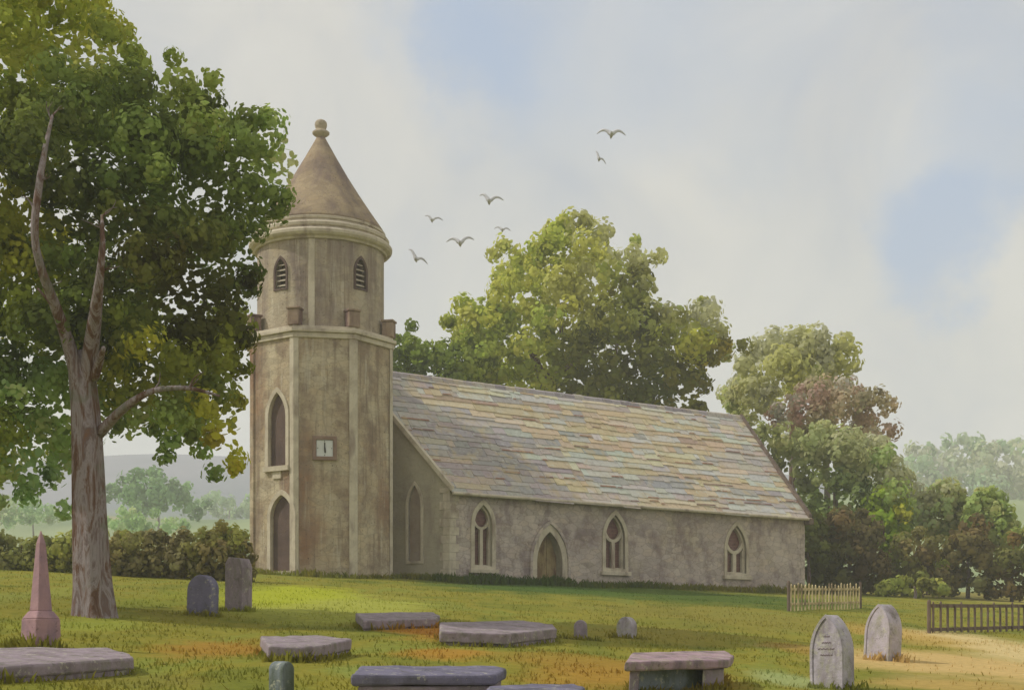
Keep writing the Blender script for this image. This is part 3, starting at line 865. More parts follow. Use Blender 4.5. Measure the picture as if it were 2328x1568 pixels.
g1 = 'flat ledger stones and chest tombs in the grass'
ledger('ledger_stone', [(-130, 1492), (-60, 1470), (245, 1471), (296, 1484), (304, 1494), (0, 1514), (-130, 1520)], .16, .13, 'grave', 'long grey ledger slab at the left edge under the pink obelisk', 'ledger stone', g1)
ledger('ledger_stone', [(808, 1392), (985, 1390), (1000, 1398), (992, 1405), (826, 1410)], .19, .15, 'grave', 'narrow grey ledger slab nearest to the foot of the tower', 'ledger stone', g1)
ledger('ledger_stone', [(1000, 1414), (1180, 1409), (1258, 1418), (1266, 1428), (1150, 1440), (1000, 1434)], .22, .17, 'grave', 'broad grey ledger slab lying below the nave doorway, two small headstones to its right', 'ledger stone', g1)
ledger('ledger_stone', [(592, 1445), (720, 1443), (800, 1452), (740, 1464), (690, 1470), (610, 1468)], .2, .15, 'grave', 'sunken grey slab tapering to the right, directly behind the mossy headstone', 'ledger stone', g1)
ledger('chest_tomb', [(818, 1513), (1125, 1511), (1150, 1519), (1128, 1533), (800, 1533)], .42, .1, 'grave_blue', 'long blue-grey chest tomb at the bottom of the view left of centre', 'tomb', g1, (.93, 'grave'))
ledger('chest_tomb', [(1110, 1557), (1300, 1552), (1330, 1561), (1310, 1574), (1100, 1576)], .34, .1, 'grave_blue', 'slate tomb cut off by the bottom edge, right of the long chest tomb', 'tomb', g1, (.93, 'grave'))
tt = ledger('chest_tomb', [(1438, 1481), (1650, 1478), (1668, 1489), (1658, 1498), (1420, 1503)], .38, .11, 'grave_mauve', 'mauve topped low table tomb between the long chest tomb and the right headstones', 'tomb', g1, (.9, 'legs'))

# obelisk
ob = on_ground(93, 1472)
s = ob.y / F
obk = thing('obelisk', ob, 'tall pink granite obelisk monument on a stepped pedestal at the far left', 'obelisk')
yw = R(50); ux = Vector((math.cos(yw), math.sin(yw), 0)); uy = Vector((-math.sin(yw), math.cos(yw), 0))
def frus(z0, z1, h0, h1, mb):
    vs = [ob + ux * a * h0 + uy * b * h0 + Vector((0, 0, z0)) for a, b in ((-1, -1), (1, -1), (1, 1), (-1, 1))]
    vs += [ob + ux * a * h1 + uy * b * h1 + Vector((0, 0, z1)) for a, b in ((-1, -1), (1, -1), (1, 1), (-1, 1))]
    mb.add(vs, [(3, 2, 1, 0), (4, 5, 6, 7), (0, 1, 5, 4), (1, 2, 6, 5), (2, 3, 7, 6), (3, 0, 4, 7)])
k = .72
m3 = MB(); frus(-.2, 66 * s, 46 * s * k, 43 * s * k, m3); frus(66 * s, 84 * s, 43 * s * k, 28 * s * k, m3)
m3.build('pedestal', M['grave_pink'], obk, bevel=.015)
m3 = MB(); frus(84.2 * s, 236 * s, 25 * s * k, 11 * s * k, m3); frus(236 * s, 266 * s, 11 * s * k, 1.5 * s * k, m3)
m3.build('shaft', M['grave_pink'], obk, bevel=.008)

def headstone(px, row, wpx, hpx, style, yaw, th, mat, label, group='upright headstones', lines=0, sink=.1, lean=0.0):
    p = on_ground(px, row); s = p.y / F
    view = math.atan2(p.x, p.y)
    ps = R(yaw)                                    # turn of the face relative to the line of sight, to the left
    w = (wpx * s - th * math.sin(abs(ps))) / math.cos(ps); h = hpx * s
    ang = ps + view
    u = Vector((math.cos(-ang), math.sin(-ang), 0)); 
    n = Vector((u.y, -u.x, 0))
    if style == 'gothic': poly = arch(w, h * .48, h, 10, -sink)
    elif style == 'round': poly = arch(w, h - w * .55, h, 10, -sink)
    elif style == 'ogee':
        poly = [(w * .5, -sink), (w * .5, h * .72), (w * .4, h * .86), (w * .2, h * .95), (0, h), (-w * .2, h * .95), (-w * .4, h * .86), (-w * .5, h * .72), (-w * .5, -sink)]
    else: poly = [(w * .5, -sink), (w * .52, h * .8), (w * .36, h * .97), (-w * .3, h), (-w * .48, h * .88), (-w * .5, -sink)]
    f = Face(p, u, n)
    up = Vector((math.sin(lean), 0, math.cos(lean)))
    f.p = lambda a, b, d=0.0, f=f: f.O + f.u * a + up * b + f.n * d
    root = thing('headstone', p, label, 'headstone', group)
    body = MB().prism([f.p(a, b, -th / 2) for a, b in poly], n * th).build('stone_slab', M[mat], root, bevel=.018)
    if style == 'gothic':
        inner = [(a * .84, b * .93 + .02) for a, b in poly]
        f.ring(poly, inner, th / 2 + .0015, th / 2 + .016).build('raised_border', M[mat], root)
    if lines:
        ln = MB()
        for i in range(lines):
            b0 = h * (.70 - .085 * i); ww_ = w * (.22, .30, .5, .36, .42)[i % 5] * .5
            pts = [(-ww_ + 2 * ww_ * k / 14, b0 + .006 * math.sin(k * 2.1 + i * 2)) for k in range(15)]
            f.bar(pts, .013, th / 2 + .001, th / 2 + .004, ln)
        ln.build('inscription', M['ink'], root)
    return root
headstone(460, 1398, 72, 92, 'round', 34, .27, 'grave_blue', 'short blue-grey rounded headstone right of the big tree, leaning slightly', lean=.03)
headstone(542, 1388, 62, 122, 'square', 40, .32, 'grave', 'tall grey headstone with a worn top beside the tower corner')
headstone(640, 1592, 60, 90, 'round', -38, .22, 'grave_green', 'mossy grey-green headstone at the bottom edge in front of the sunken slab')
headstone(1320, 1450, 32, 42, 'round', 15, .1, 'grave', 'small brownish round headstone right of the broad ledger slab')
headstone(1425, 1447, 48, 46, 'round', 34, .18, 'grave_pale', 'small pale headstone with a bluish side, right of the tiny brownish one')
headstone(1893, 1562, 98, 166, 'gothic', 36, .25, 'grave_pale', 'largest pointed pale headstone with lines of inscription at lower right', lines=4, lean=-.01)
headstone(2006, 1500, 82, 128, 'gothic', 42, .30, 'grave_pale', 'pale pointed headstone with a broad dark side, behind the inscribed one', lean=.05)

# ------------------------------------------------------------------ fences
def fence(px0, r0, px1, r1, hpx, npk, mat, label, dark=False):
    a = on_ground(px0, r0); b = on_ground(px1, r1)
    d = (b - a); L = d.length; d.normalize()
    h = hpx * a.y / F; n = Vector((d.y, -d.x, 0)).normalized()
    root = thing('wooden_fence', a, label, 'fence', 'low wooden fences')
    for zz in ((.22, .78) if not dark else (.08, .88)):
        m = MB(); m.box(a + Vector((0, 0, h * zz)) + n * .0, d * L, Vector((0, 0, h * (.09 if not dark else .12))), n * -.035); m.build('rail', M[mat], root)
    for k in range(npk):
        t = L * (k + .5) / npk; q = a + d * t
        wob = random.uniform(-.03, .03); hh = h * random.uniform(.94, 1.1)
        w = .042 if not dark else .04
        m = MB()
        poly = [q - d * w, q + d * w, q + d * (w + wob) + Vector((0, 0, hh * .94)), q + d * wob + Vector((0, 0, hh)), q + d * (wob - w) + Vector((0, 0, hh * .94))]
        poly = [p_ + n * .002 + (Vector((0, 0, -.1)) if i < 2 else Vector()) for i, p_ in enumerate(poly)]
        m.prism(poly, n * .028); m.build('picket', M[mat], root)
    for q in (a, b):
        m = MB(); m.tube([q - Vector((0, 0, .2)), q + Vector((0, 0, h * 1.08)), q + Vector((0, 0, h * 1.14))], [.05, .048, .03], 8, .1); m.build('post', M['fence_dark'], root)
fence(1793, 1388, 1956, 1382, 60, 22, 'fence_pale', 'short pale picket fence beside the far corner of the nave')
fence(2112, 1440, 2420, 1430, 68, 22, 'fence_dark', 'dark grey railed fence at the right edge above the sandy patch', True)

# ------------------------------------------------------------------ birds
def bird(px, row, Y, span, lw, rw_, label):
    c = at(px, row, Y); s = Y / F; h = span * s / 2
    pts = []; rad = []
    for k in range(-8, 9):
        t = k / 8; a = abs(t); (ax, ay) = lw if t < 0 else rw_
        x = (ax * a) * h * (-1 if t < 0 else 1); z = h * (ay * a + .30 * math.sin(a * math.pi))
        pts.append(c + Vector((x, a * h * .25, z))); rad.append(h * (.13 * (1 - a) ** .6 + .015) + (h * .03 if a < .2 else 0))
    m = MB(); m.tube(pts, rad, 8, 0, .55)
    m.tube([c + Vector((-.05 * h, -.42 * h, .05 * h)), c + Vector((0, -.25 * h, .02)), c + Vector((0, 0, 0)), c + Vector((0, .35 * h, -.02)), c + Vector((0, .6 * h, -.04 * h))], [h * .04, h * .12, h * .15, h * .09, h * .05], 8)
    o = m.build('bird', M['bird'], None, smooth=True)
    tag(o, label, 'bird', 'grey birds flying over the church')
bird(1390, 306, 62, 66, (1, .12), (1, .02), 'topmost bird of the flock, wide wings spread level')
bird(1362, 362, 66, 40, (.45, 1.0), (.8, -.5), 'bird just below the topmost one, banking with one wing up')
bird(1112, 458, 60, 60, (.75, .5), (1.1, .15), 'bird halfway between the cone roof and the topmost bird, left wing raised')
bird(982, 501, 62, 42, (.8, .5), (1.2, .05), 'thin winged bird highest of the three nearest to the cone roof')
bird(1142, 523, 66, 38, (1, .2), (1, -.05), 'small bird nearest to the crown of the middle tree')
bird(1046, 553, 64, 64, (1, .15), (1, .3), 'bird low over the roof with both wings gently raised')
bird(946, 590, 60, 52, (.7, .95), (1.0, -.35), 'bird nearest to the belfry wall, steeply tilted with left wing high')

# ------------------------------------------------------------------ trees
KF = 2.8
def tree(name, base, label, cat='tree', group=None): return thing(name, base, label, cat, group)

# the big tree on the left
bt = on_ground(213, 1402); BY = bt.y
big = tree('broadleaf_tree', bt, 'huge green broadleaf tree with a thick forked trunk at the left')
tr = limb('trunk', [(213, 1425, BY, 118), (213, 1400, BY, 98), (211, 1340, BY, 84), (207, 1200, BY, 76), (203, 1050, BY, 71), (196, 930, BY, 64), (186, 850, BY, 58), (180, 800, BY, 46)], big, n=20, wob=.3)
limb('branch', [(190, 905, BY - .05, 42), (168, 820, BY - .15, 34), (146, 750, BY - .4, 27), (124, 690, BY - .8, 24), (96, 620, BY - 1.2, 20), (80, 560, BY - 1.4, 17), (78, 500, BY - 1.5, 17), (92, 400, BY - 1.5, 15), (104, 330, BY - 1.4, 11), (120, 262, BY - 1.2, 6)], tr)
limb('branch', [(196, 890, BY, 40), (206, 800, BY - .2, 36), (216, 720, BY - .6, 27), (226, 640, BY - 1.0, 19), (234, 560, BY - 1.2, 14), (232, 490, BY - 1.0, 7)], tr)
limb('branch', [(214, 860, BY - .1, 22), (226, 820, BY - .4, 18), (236, 790, BY - .7, 9)], tr)
limb('branch', [(226, 985, BY, 26), (262, 945, BY - .3, 21), (300, 912, BY - .6, 16), (350, 885, BY - .8, 13), (430, 880, BY - .8, 10), (500, 900, BY - .6, 5)], tr)
limb('branch', [(150, 770, BY - .4, 12), (125, 700, BY - .6, 9), (85, 655, BY - .7, 5)], tr)
for (px, rw, dy, w_, sx) in ((120, 262, -1.2, 6, 1), (118, 275, -1.2, 5, -1), (80, 480, -1.5, 7, -1), (86, 420, -1.5, 6, 1), (232, 492, -1.0, 5, 1), (233, 520, -1.1, 5, -1), (110, 655, -1.0, 7, 1), (228, 620, -1.0, 6, 1), (430, 880, -.8, 6, 1), (350, 886, -.8, 6, 1)):
    for k in range(2):
        a_ = random.uniform(.4, 1.2); L_ = random.uniform(22, 44); xx = px; yy = rw; pt = [(xx, yy, BY + dy, w_ * .8)]
        for q_ in range(3):
            xx += sx * math.sin(a_) * L_ / 2; yy -= math.cos(a_) * L_ / 2; a_ += random.uniform(-.5, .5); L_ *= .8; pt.append((xx, yy, BY + dy - .05 * q_, w_ * (.55 - .15 * q_)))
        limb('twig', pt, tr, n=6)
poly = [(-330, 60), (-250, -160), (-60, -300), (180, -280), (235, -60), (262, 30), (300, 60), (322, 130), (350, 165), (395, 150), (440, 165), (490, 200), (540, 235), (530, 275), (600, 270), (660, 280), (684, 330),
        (672, 400), (642, 450), (594, 515), (574, 600), (568, 700), (556, 790), (552, 880), (550, 960), (556, 1040), (535, 1060), (500, 1030), (450, 1010), (420, 1045), (380, 1010), (330, 985), (290, 1010), (245, 1010), (235, 930),
        (215, 1000), (160, 1040), (150, 1080), (120, 1130), (60, 1130), (0, 1100), (-120, 1080), (-260, 900), (-380, 500)]
G = lambda r, g, b: (r, g, b)
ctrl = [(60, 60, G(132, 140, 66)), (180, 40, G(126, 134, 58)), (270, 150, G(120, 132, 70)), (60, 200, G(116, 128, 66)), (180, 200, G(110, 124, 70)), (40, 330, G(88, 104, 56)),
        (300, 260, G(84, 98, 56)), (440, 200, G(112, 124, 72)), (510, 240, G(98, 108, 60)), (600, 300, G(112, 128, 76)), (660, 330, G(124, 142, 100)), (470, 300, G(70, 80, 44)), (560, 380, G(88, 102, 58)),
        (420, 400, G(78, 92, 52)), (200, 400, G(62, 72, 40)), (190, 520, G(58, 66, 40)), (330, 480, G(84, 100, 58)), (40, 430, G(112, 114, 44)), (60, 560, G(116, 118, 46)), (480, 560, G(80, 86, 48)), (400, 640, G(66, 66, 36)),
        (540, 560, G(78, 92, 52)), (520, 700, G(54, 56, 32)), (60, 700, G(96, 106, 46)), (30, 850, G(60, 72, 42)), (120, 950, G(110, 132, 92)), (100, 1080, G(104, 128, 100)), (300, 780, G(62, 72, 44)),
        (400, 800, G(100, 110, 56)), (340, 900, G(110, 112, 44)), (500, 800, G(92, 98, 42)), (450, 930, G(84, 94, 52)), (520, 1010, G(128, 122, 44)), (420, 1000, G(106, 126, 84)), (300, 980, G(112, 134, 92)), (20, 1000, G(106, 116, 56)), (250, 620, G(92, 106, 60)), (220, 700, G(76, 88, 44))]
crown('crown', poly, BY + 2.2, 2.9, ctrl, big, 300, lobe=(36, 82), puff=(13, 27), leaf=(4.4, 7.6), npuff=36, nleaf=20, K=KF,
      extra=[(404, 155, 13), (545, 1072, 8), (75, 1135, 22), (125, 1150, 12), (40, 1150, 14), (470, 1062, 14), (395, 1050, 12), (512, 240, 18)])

# tree behind the nave
Yb = 84
b0 = Vector((at(1245, 0, Yb).x, Yb, float(ground_z(at(1245, 0, Yb).x, Yb))))
mid = tree('broadleaf_tree', b0, 'spreading olive green tree rising behind the nave roof')
rb = HR - b0.z / Yb * F
tr = limb('trunk', [(1246, rb + 10, Yb, 60), (1246, 950, Yb, 46), (1243, 880, Yb, 38), (1240, 850, Yb, 30)], mid)
limb('branch', [(1236, 872, Yb - .1, 24), (1222, 830, Yb - 1.5, 19), (1205, 790, Yb - 3, 14), (1190, 750, Yb - 3.6, 8)], tr)
limb('branch', [(1250, 872, Yb - .1, 22), (1272, 846, Yb - 1.5, 16), (1300, 825, Yb - 2.5, 11), (1340, 800, Yb - 3, 6)], tr)
limb('branch', [(1276, 760, Yb - 3, 9), (1276, 720, Yb - 3.6, 8), (1274, 690, Yb - 3.8, 5)], tr)
limb('branch', [(1395, 830, Yb - 3, 9), (1400, 800, Yb - 3.8, 8), (1406, 765, Yb - 4, 5)], tr)
poly = [(1010, 705), (1060, 695), (1110, 700), (1108, 670), (1120, 650), (1112, 600), (1140, 560), (1170, 555), (1215, 570), (1240, 530), (1290, 512), (1330, 530), (1360, 545), (1390, 555), (1440, 540), (1466, 575), (1490, 620), (1490, 680), (1520, 700),
        (1575, 690), (1610, 700), (1640, 745), (1665, 790), (1650, 830), (1612, 850), (1600, 915), (1585, 960), (1500, 960), (1400, 945), (1240, 925), (1130, 905), (1040, 890), (1050, 810), (1020, 770), (1010, 735)]
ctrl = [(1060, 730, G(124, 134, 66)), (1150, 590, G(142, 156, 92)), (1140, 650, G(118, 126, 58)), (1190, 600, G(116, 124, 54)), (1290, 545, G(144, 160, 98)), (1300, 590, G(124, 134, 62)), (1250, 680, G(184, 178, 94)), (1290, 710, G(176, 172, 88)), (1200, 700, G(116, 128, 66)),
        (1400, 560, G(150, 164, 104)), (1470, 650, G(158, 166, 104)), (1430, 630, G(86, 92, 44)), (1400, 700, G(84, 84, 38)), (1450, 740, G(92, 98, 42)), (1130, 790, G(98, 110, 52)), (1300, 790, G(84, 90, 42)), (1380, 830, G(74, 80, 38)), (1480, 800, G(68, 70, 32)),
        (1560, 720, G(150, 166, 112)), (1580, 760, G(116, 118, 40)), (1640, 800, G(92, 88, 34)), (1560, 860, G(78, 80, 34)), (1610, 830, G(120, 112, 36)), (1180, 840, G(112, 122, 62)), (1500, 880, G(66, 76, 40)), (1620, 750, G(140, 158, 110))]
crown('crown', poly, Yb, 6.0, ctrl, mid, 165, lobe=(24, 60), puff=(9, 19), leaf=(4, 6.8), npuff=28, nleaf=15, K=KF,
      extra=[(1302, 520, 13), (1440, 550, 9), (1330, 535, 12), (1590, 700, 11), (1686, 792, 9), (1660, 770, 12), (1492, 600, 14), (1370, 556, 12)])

def simple_tree(name, px, Y, poly, T, ctrl, n, label, cat='tree', group=None, wtr=20, K=KF, top=None, **kw):
    x = at(px, 0, Y).x; b = Vector((x, Y, float(ground_z(x, Y)))); t = tree(name, b, label, cat, group)
    rb = HR - b.z / Y * F; cy = sum(p[1] for p in poly) / len(poly)
    limb('trunk', [(px, rb + 6, Y, wtr), (px + 2, (rb + cy) / 2, Y, wtr * .8), (px - 2, cy, Y, wtr * .4)], t, n=8)
    crown('crown' if cat == 'tree' else 'foliage', poly, Y, T, ctrl, t, n, K=K * (.85 if cat == 'tree' else .8), **kw)
    return t
simple_tree('broadleaf_tree', 960, 80, [(896, 770), (925, 750), (945, 745), (990, 775), (1040, 765), (1090, 780), (1130, 830), (1110, 930), (900, 930), (880, 850)], 3.5,
            [(930, 770, G(96, 112, 58)), (1000, 800, G(78, 92, 50)), (950, 830, G(62, 76, 42)), (1060, 800, G(100, 112, 54))], 34, 'low dark green tree crown between the tower and the spreading tree', lobe=(24, 50), puff=(9, 18), leaf=(4, 6.5), npuff=28, nleaf=14,
            extra=[(938, 752, 9)])
simple_tree('broadleaf_tree', 1800, 92, [(1640, 920), (1655, 850), (1690, 800), (1740, 760), (1800, 765), (1860, 775), (1900, 760), (1920, 800), (1950, 860), (1900, 900), (1820, 900), (1760, 930), (1700, 960), (1650, 960)], 5,
            [(1690, 850, G(168, 166, 126)), (1760, 790, G(176, 170, 132)), (1860, 790, G(172, 168, 126)), (1820, 860, G(150, 162, 84)), (1900, 850, G(142, 156, 88)), (1700, 930, G(138, 150, 108))], 60, 'pale olive rounded tree behind the east end of the nave',
            lobe=(26, 56), puff=(10, 20), leaf=(4, 7), npuff=26, nleaf=14)
simple_tree('flowering_tree', 1880, 86, [(1740, 940), (1790, 900), (1840, 870), (1920, 870), (1950, 890), (2010, 910), (2030, 960), (2030, 1010), (1960, 1030), (1850, 1020), (1770, 1010)], 4,
            [(1790, 950, G(216, 182, 186)), (1860, 910, G(196, 176, 168)), (1930, 890, G(216, 182, 186)), (2000, 930, G(216, 182, 186)), (1980, 960, G(176, 172, 146)), (1870, 980, G(180, 176, 150)), (2010, 1010, G(216, 182, 186))], 44, 'pink tinged blossoming tree in front of the pale olive tree', K=1.25, lobe=(20, 44), puff=(9, 17), leaf=(3.6, 6), npuff=24, nleaf=14)
simple_tree('broadleaf_tree', 1900, 80, [(1700, 960), (1740, 960), (1800, 985), (1880, 960), (1960, 980), (2030, 1010), (2048, 1080), (2060, 1160), (2050, 1250), (1900, 1290), (1820, 1290), (1830, 1180), (1780, 1060), (1700, 990)], 4,
            [(1760, 1000, G(112, 118, 86)), (1800, 1080, G(112, 120, 92)), (1880, 1010, G(124, 130, 104)), (1980, 1040, G(138, 144, 118)), (2020, 1100, G(146, 152, 128)), (1900, 1110, G(106, 126, 86)), (1950, 1180, G(116, 138, 84)), (1850, 1180, G(94, 108, 72))], 80, 'grey-green tree standing against the east gable', lobe=(24, 52), puff=(9, 19), leaf=(4, 6.6), npuff=26, nleaf=14)
for a, pts in enumerate(([(1845, 1080, 76, 9), (1850, 1040, 76, 8), (1860, 1000, 76, 4)], [(1895, 1060, 76, 9), (1905, 1020, 76, 7), (1912, 985, 76, 4)])): pass
# bushes right of the church
bg = 'bushes along the east hedge'
def bush(px, Y, poly, ctrl, n, label, T=1.6, **kw):
    return simple_tree('bush', px, Y, poly, T, ctrl, n, label, 'bush', bg, 10, **{**dict(lobe=(18, 40), puff=(8, 16), leaf=(3.6, 6.2), npuff=26, nleaf=14), **kw})
bush(2010, 77, [(1950, 1130), (1985, 1105), (2030, 1120), (2062, 1160), (2060, 1220), (2000, 1260), (1950, 1230)], [(2010, 1150, G(140, 164, 56)), (2000, 1220, G(112, 132, 56))], 20, 'bright yellow-green bush at the top of the right hedge')
bush(1930, 72, [(1850, 1200), (1880, 1160), (1940, 1145), (1990, 1180), (2012, 1240), (2010, 1345), (1940, 1352), (1840, 1352), (1834, 1260)], [(1930, 1190, G(82, 80, 60)), (1880, 1240, G(74, 76, 52)), (1960, 1250, G(88, 78, 58)), (1900, 1320, G(80, 84, 50))], 46, 'very dark brown-green bush touching the east end of the nave')
bush(1838, 70.6, [(1829, 1180), (1850, 1160), (1872, 1200), (1880, 1290), (1870, 1352), (1829, 1350)], [(1850, 1230, G(84, 92, 52)), (1850, 1320, G(70, 74, 46))], 16, 'narrow dark green shrub squeezed against the nave corner', T=.8)
bush(2110, 80, [(2050, 1150), (2070, 1105), (2120, 1090), (2165, 1095), (2190, 1130), (2180, 1210), (2120, 1230), (2060, 1215)], [(2090, 1140, G(150, 166, 130)), (2150, 1110, G(140, 160, 104)), (2100, 1200, G(134, 150, 112))], 30, 'pale grey-green bush rising above the dark hedge')
bush(2240, 78, [(2180, 1130), (2220, 1112), (2260, 1110), (2290, 1160), (2310, 1230), (2290, 1290), (2200, 1290), (2170, 1220)], [(2220, 1140, G(128, 144, 98)), (2270, 1170, G(112, 128, 78)), (2230, 1240, G(98, 106, 66))], 34, 'mid green bush with a rounded top near the right edge')
bush(2200, 74, [(2130, 1260), (2160, 1200), (2200, 1165), (2240, 1200), (2250, 1260), (2250, 1350), (2140, 1354)], [(2200, 1200, G(92, 82, 60)), (2170, 1260, G(92, 88, 60)), (2200, 1320, G(84, 86, 58))], 30, 'dull brown bush in the middle of the right hedge')
bush(2070, 73, [(2000, 1270), (2040, 1215), (2100, 1200), (2140, 1240), (2150, 1352), (2000, 1354)], [(2050, 1250, G(96, 96, 64)), (2100, 1290, G(94, 86, 62)), (2030, 1330, G(112, 124, 66))], 32, 'olive and brown bush between the very dark bush and the dull brown bush')
bush(2300, 73, [(2240, 1290), (2260, 1230), (2310, 1185), (2380, 1180), (2430, 1260), (2430, 1356), (2240, 1356)], [(2280, 1270, G(96, 96, 62)), (2330, 1240, G(104, 116, 70)), (2300, 1330, G(92, 80, 54))], 38, 'mixed brown and green bush cut off by the right edge')
bush(2080, 69, [(1985, 1330), (2030, 1312), (2100, 1318), (2160, 1325), (2170, 1352), (1990, 1354)], [(2040, 1335, G(122, 132, 74)), (2130, 1340, G(116, 120, 66))], 18, 'low ragged green shrub along the foot of the right hedge', T=.7, lobe=(12, 24), puff=(6, 12))

# hedge on the left beyond the gravestones
hb = Vector((-16, 45.5, float(ground_z(-16, 45.5))))
hdg = thing('hedge', hb, 'long olive brown clipped hedge behind the gravestones at the left', 'hedge')
crown('foliage', [(-420, 1200), (-100, 1195), (40, 1215), (120, 1225), (160, 1205), (300, 1210), (400, 1215), (470, 1200), (530, 1185), (560, 1215), (574, 1260), (572, 1322), (300, 1322), (60, 1322), (-420, 1322)], 45.5, .9,
      [(20, 1240, G(88, 92, 64)), (60, 1290, G(104, 108, 66)), (300, 1240, G(88, 86, 64)), (400, 1250, G(94, 92, 70)), (500, 1210, G(102, 108, 62)), (540, 1250, G(86, 80, 50)), (300, 1300, G(100, 96, 68)), (450, 1300, G(90, 84, 60)), (200, 1240, G(104, 108, 64))],
      hdg, 230, fill=5, lobe=(20, 40), puff=(8, 16), leaf=(3.6, 6), npuff=24, nleaf=14, K=KF)
m = MB()
for k in range(22): 
    x = -23 + k * .9 * .73
    m.tube([Vector((x, 45.5, float(ground_z(x, 45.5)) - .2)), Vector((x + .1, 45.5, float(ground_z(x, 45.5)) + .9))], [.05, .02], 6)
m.build('stems', M['bark'], hdg)

# far trees in the fields at the left
fg = 'hazy field trees far beyond the left hedge'
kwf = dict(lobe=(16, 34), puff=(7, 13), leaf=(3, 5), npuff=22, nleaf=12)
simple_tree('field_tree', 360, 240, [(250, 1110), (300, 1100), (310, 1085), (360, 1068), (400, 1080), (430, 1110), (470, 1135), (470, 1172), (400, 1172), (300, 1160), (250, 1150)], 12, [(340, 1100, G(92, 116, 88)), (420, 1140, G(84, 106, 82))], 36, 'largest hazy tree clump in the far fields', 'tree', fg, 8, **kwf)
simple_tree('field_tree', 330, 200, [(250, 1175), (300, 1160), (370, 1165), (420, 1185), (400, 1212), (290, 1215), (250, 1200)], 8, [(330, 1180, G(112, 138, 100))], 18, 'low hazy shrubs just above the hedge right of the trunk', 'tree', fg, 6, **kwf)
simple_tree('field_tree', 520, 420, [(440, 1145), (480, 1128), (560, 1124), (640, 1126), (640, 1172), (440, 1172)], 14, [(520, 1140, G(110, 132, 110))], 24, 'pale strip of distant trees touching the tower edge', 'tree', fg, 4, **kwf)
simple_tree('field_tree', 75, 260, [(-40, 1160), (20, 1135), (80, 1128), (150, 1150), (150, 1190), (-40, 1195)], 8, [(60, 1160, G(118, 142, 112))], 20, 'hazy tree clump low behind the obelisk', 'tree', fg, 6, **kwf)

# distant wood on the right
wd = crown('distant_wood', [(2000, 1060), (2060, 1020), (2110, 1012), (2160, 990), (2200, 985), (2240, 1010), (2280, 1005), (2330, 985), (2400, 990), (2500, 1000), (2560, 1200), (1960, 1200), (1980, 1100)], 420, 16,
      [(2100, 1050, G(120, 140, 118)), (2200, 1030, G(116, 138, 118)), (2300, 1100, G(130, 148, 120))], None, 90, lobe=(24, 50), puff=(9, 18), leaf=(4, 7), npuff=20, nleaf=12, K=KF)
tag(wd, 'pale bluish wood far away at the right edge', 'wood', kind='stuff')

# ------------------------------------------------------------------ grass
def build_grass(N=80000):
    # denser near the eye, thinning out with distance, over the whole churchyard
    Y = 12 + 52 * rng.random(N) ** 1.7
    X = (rng.random(N) - .5) * (Y * .86 + 4)
    pn = 8
    def tuft_keep(X, Y):
        k = np.sin(X * 3.1 + np.sin(Y * 2.3)) + np.sin(Y * 2.7 + X * 1.1) + rng.normal(size=len(X)) * .9
        return k > -.35
    u = Y * PY_ + X * PX_; v = (X - CXN) * DX + (Y - CYN) * DY
    inside = (u > 48.45) & (v > -3) & (v < 20.1)
    inside |= np.hypot(X - TX, Y - TY) < 2.75
    keep = tuft_keep(X, Y) & ~inside
    sand = ((X / Y > .22) & (Y < 27)) & (rng.random(N) < .8)
    keep &= ~sand
    X, Y = X[keep], Y[keep]
    # extra tufts at the foot of walls and stones
    ex, ey, eh = [], [], []
    def ring_tufts(pts, n, h, spread):
        for i in range(n):
            a, b = random.choice(list(zip(pts[:-1], pts[1:]))); t = random.random()
            q = a.lerp(b, t); cl_ = .35 + 1.1 * abs(mnoise.noise(Vector((q.x * .9, q.y * .9, 1.7)))) + .3 * random.random(); ex.append(q.x + random.gauss(0, spread)); ey.append(q.y - abs(random.gauss(0, spread)) * 1.6 - .05); eh.append(h * cl_ * random.uniform(.4, 1.3))
    ring_tufts([oct_pt(A0 + 45 * k, TR + .1, 0) for k in (-1, 0, 1, 2)], 1100, .26, .22)
    ring_tufts([NP(0, -.12, 0), NP(NL, -.12, 0)], 6000, .36, .28)
    ring_tufts([oct_pt(A0 + 90, TR + .1, 0), NP(0, -.1, 0)], 800, .26, .1)
    for o in list(COL.objects):
        if o.name.startswith(('headstone', 'obelisk')):
            p = o.location; ring_tufts([p + Vector((-.35, -.12, 0)), p + Vector((.35, -.12, 0))], 120, .15, .06)
        if o.name.startswith(('ledger', 'chest')):
            for ch in o.children:
                if ch.name.startswith(('kerb', 'chest_base', 'side_panel', 'support')):
                    vs = [ch.data.vertices[i].co + o.location for i in range(len(ch.data.vertices) // 2)]
                    ring_tufts(vs + [vs[0]], 420, .13, .05)
    H = np.concatenate([rng.uniform(.03, .075, len(X)), np.array(eh)])
    X = np.concatenate([X, np.array(ex)]); Y = np.concatenate([Y, np.array(ey)])
    Z = ground_z(X, Y)
    C = np.stack([X, Y, Z - .01], 1); n = len(C)
    th = rng.uniform(0, math.pi, n); w = H * .13 + .004
    d = np.stack([np.cos(th), np.sin(th), np.zeros(n)], 1)
    ln = rng.normal(size=(n, 3)) * .35; ln[:, 2] = 0
    tip = C + np.stack([ln[:, 0] * H, ln[:, 1] * H, H], 1)
    midp = C + np.stack([ln[:, 0] * H * .35, ln[:, 1] * H * .35, H * .55], 1)
    V = np.stack([C - d * w[:, None], C + d * w[:, None], midp + d * w[:, None] * .7, tip, midp - d * w[:, None] * .7], 1).reshape(-1, 3)
    o = poly_mesh('grass', V, 5, None, M['blade'], None)
    tag(o, 'short rough churchyard grass around the graves and church', 'grass', kind='stuff')
build_grass()

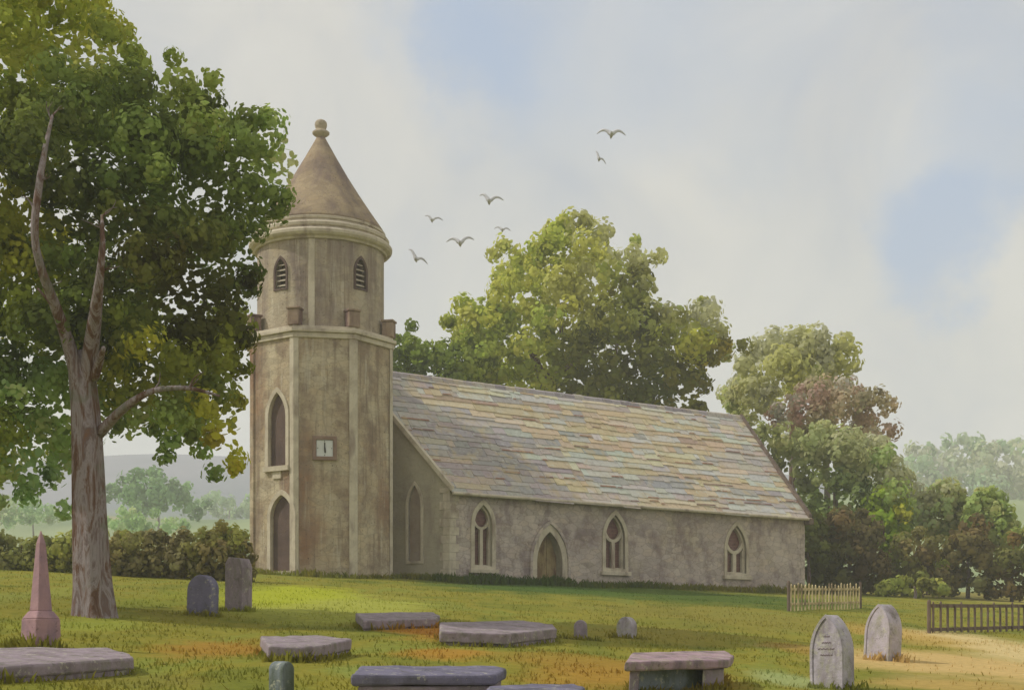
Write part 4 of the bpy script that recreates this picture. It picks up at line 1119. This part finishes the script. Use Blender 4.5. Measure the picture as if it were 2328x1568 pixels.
# ------------------------------------------------------------------ haze
def build_haze():
    x0, x1, y0, y1, z0, z1 = -1450, 1450, -60, 1550, -16, 115
    me = bpy.data.meshes.new('haze')
    V = [(x, y, z) for z in (z0, z1) for y in (y0, y1) for x in (x0, x1)]
    me.from_pydata(V, [], [(0, 2, 3, 1), (4, 5, 7, 6), (0, 1, 5, 4), (2, 6, 7, 3), (0, 4, 6, 2), (1, 3, 7, 5)])
    m = bpy.data.materials.new('haze_air'); m.use_nodes = True; nt = m.node_tree; nt.nodes.clear()
    out = nt.nodes.new('ShaderNodeOutputMaterial'); v = nt.nodes.new('ShaderNodeVolumePrincipled')
    v.inputs['Color'].default_value = (.97, .985, 1.0, 1); v.inputs['Density'].default_value = HAZE
    v.inputs['Anisotropy'].default_value = 0.0
    nt.links.new(v.outputs[0], out.inputs['Volume'])
    o = link_mesh('haze', me, m, None, (0, 0, 0)); tag(o, 'thin pale air over the whole valley', 'haze', kind='stuff')
HAZE = 0.00105
build_haze()

# ------------------------------------------------------------------ light and sky
SUN = Vector((-0.70, -0.035, 0.70)).normalized()
ld = bpy.data.lights.new('sun', 'SUN'); ld.energy = 2.7; ld.angle = R(.6); ld.color = (1.0, .95, .87)
sun = bpy.data.objects.new('sun', ld); COL.objects.link(sun); sun.location = SUN * 100
sun.rotation_euler = SUN.to_track_quat('Z', 'Y').to_euler()
w = bpy.data.worlds.new('World'); scene.world = w; w.use_nodes = True; nt = w.node_tree
bgn = nt.nodes['Background']; bgn.inputs['Strength'].default_value = 0.112
sky = nt.nodes.new('ShaderNodeTexSky'); sky.sky_type = 'NISHITA'; sky.sun_disc = False
sky.sun_elevation = math.asin(SUN.z); sky.sun_rotation = math.atan2(SUN.x, SUN.y)
tc = nt.nodes.new('ShaderNodeTexCoord'); D = tc.outputs['Generated']
dn = nt.nodes.new('ShaderNodeTexNoise'); dn.inputs['Scale'].default_value = 9; dn.inputs['Detail'].default_value = 8; dn.inputs['Roughness'].default_value = .62
nt.links.new(D, dn.inputs['Vector'])
sb = nt.nodes.new('ShaderNodeVectorMath'); sb.operation = 'SUBTRACT'; sb.inputs[1].default_value = (.5, .5, .5); nt.links.new(dn.outputs['Color'], sb.inputs[0])
ms = nt.nodes.new('ShaderNodeVectorMath'); ms.operation = 'SCALE'; ms.inputs['Scale'].default_value = .13; nt.links.new(sb.outputs[0], ms.inputs[0])
ad = nt.nodes.new('ShaderNodeVectorMath'); ad.operation = 'ADD'; nt.links.new(D, ad.inputs[0]); nt.links.new(ms.outputs[0], ad.inputs[1])
cloud = ramp(nt, [(0.32, (.48, .49, .515)), (0.46, (.56, .552, .535)), (0.56, (.61, .592, .555)), (0.7, (.645, .625, .58))], noise_n(nt, D, 6.5, 7, .56, .6))
r_ = [n for n in nt.nodes if n.type == 'VALTORGB'][-1]
c = cloud
for (px, row, rad, st, kind) in ((1080, 70, 250, .55, 0), (1060, 95, 150, .8, 0), (1330, 80, 330, .40, 0), (1700, 60, 300, .30, 0), (1250, 380, 260, .22, 1), (1740, 400, 130, .5, 1), (2150, 400, 240, .30, 0),
                           (2165, 540, 160, .85, 0), (2230, 120, 230, .35, 0), (2330, 330, 240, .35, 0), (1850, 620, 200, .10, 1), (200, 40, 330, .15, 1), (-700, 300, 600, .4, 0), (3200, 300, 700, .45, 0)):
    d0 = Vector(((px - CX) / F, 1, (HR - row) / F)); L = d0.length; d0.normalize()
    v = nt.nodes.new('ShaderNodeVectorMath'); v.operation = 'DISTANCE'; v.inputs[1].default_value = d0
    nt.links.new(ad.outputs[0], v.inputs[0])
    f = maprange(nt, v.outputs['Value'], rad / F / L * 1.25, rad / F / L * .35, 0, st)
    c = mix(nt, f, c, (.35, .44, .60) if kind == 0 else (.45, .49, .55))
sc_ = nt.nodes.new('ShaderNodeVectorMath'); sc_.operation = 'SCALE'; sc_.inputs['Scale'].default_value = 10; nt.links.new(c, sc_.inputs[0])
c = mix(nt, .08, sc_.outputs[0], sky.outputs[0])
nt.links.new(c, bgn.inputs['Color'])

# ------------------------------------------------------------------ camera
cd = bpy.data.cameras.new('camera'); cam = bpy.data.objects.new('camera', cd); COL.objects.link(cam)
cam.location = (0, 0, 0); cam.rotation_euler = (R(90), 0, 0)
cd.sensor_width = 36; cd.lens = 36 * F / 2328; cd.shift_y = (HR - 784) / 2328
cd.clip_end = 6000; cd.clip_start = .1
scene.camera = cam
vs_ = scene.view_settings; vs_.view_transform = 'Standard'; vs_.look = 'None'; vs_.gamma = 1; vs_.exposure = 0.06
cy = scene.cycles
cy.volume_bounces = 2; cy.max_bounces = 6; cy.diffuse_bounces = 3; cy.transmission_bounces = 3
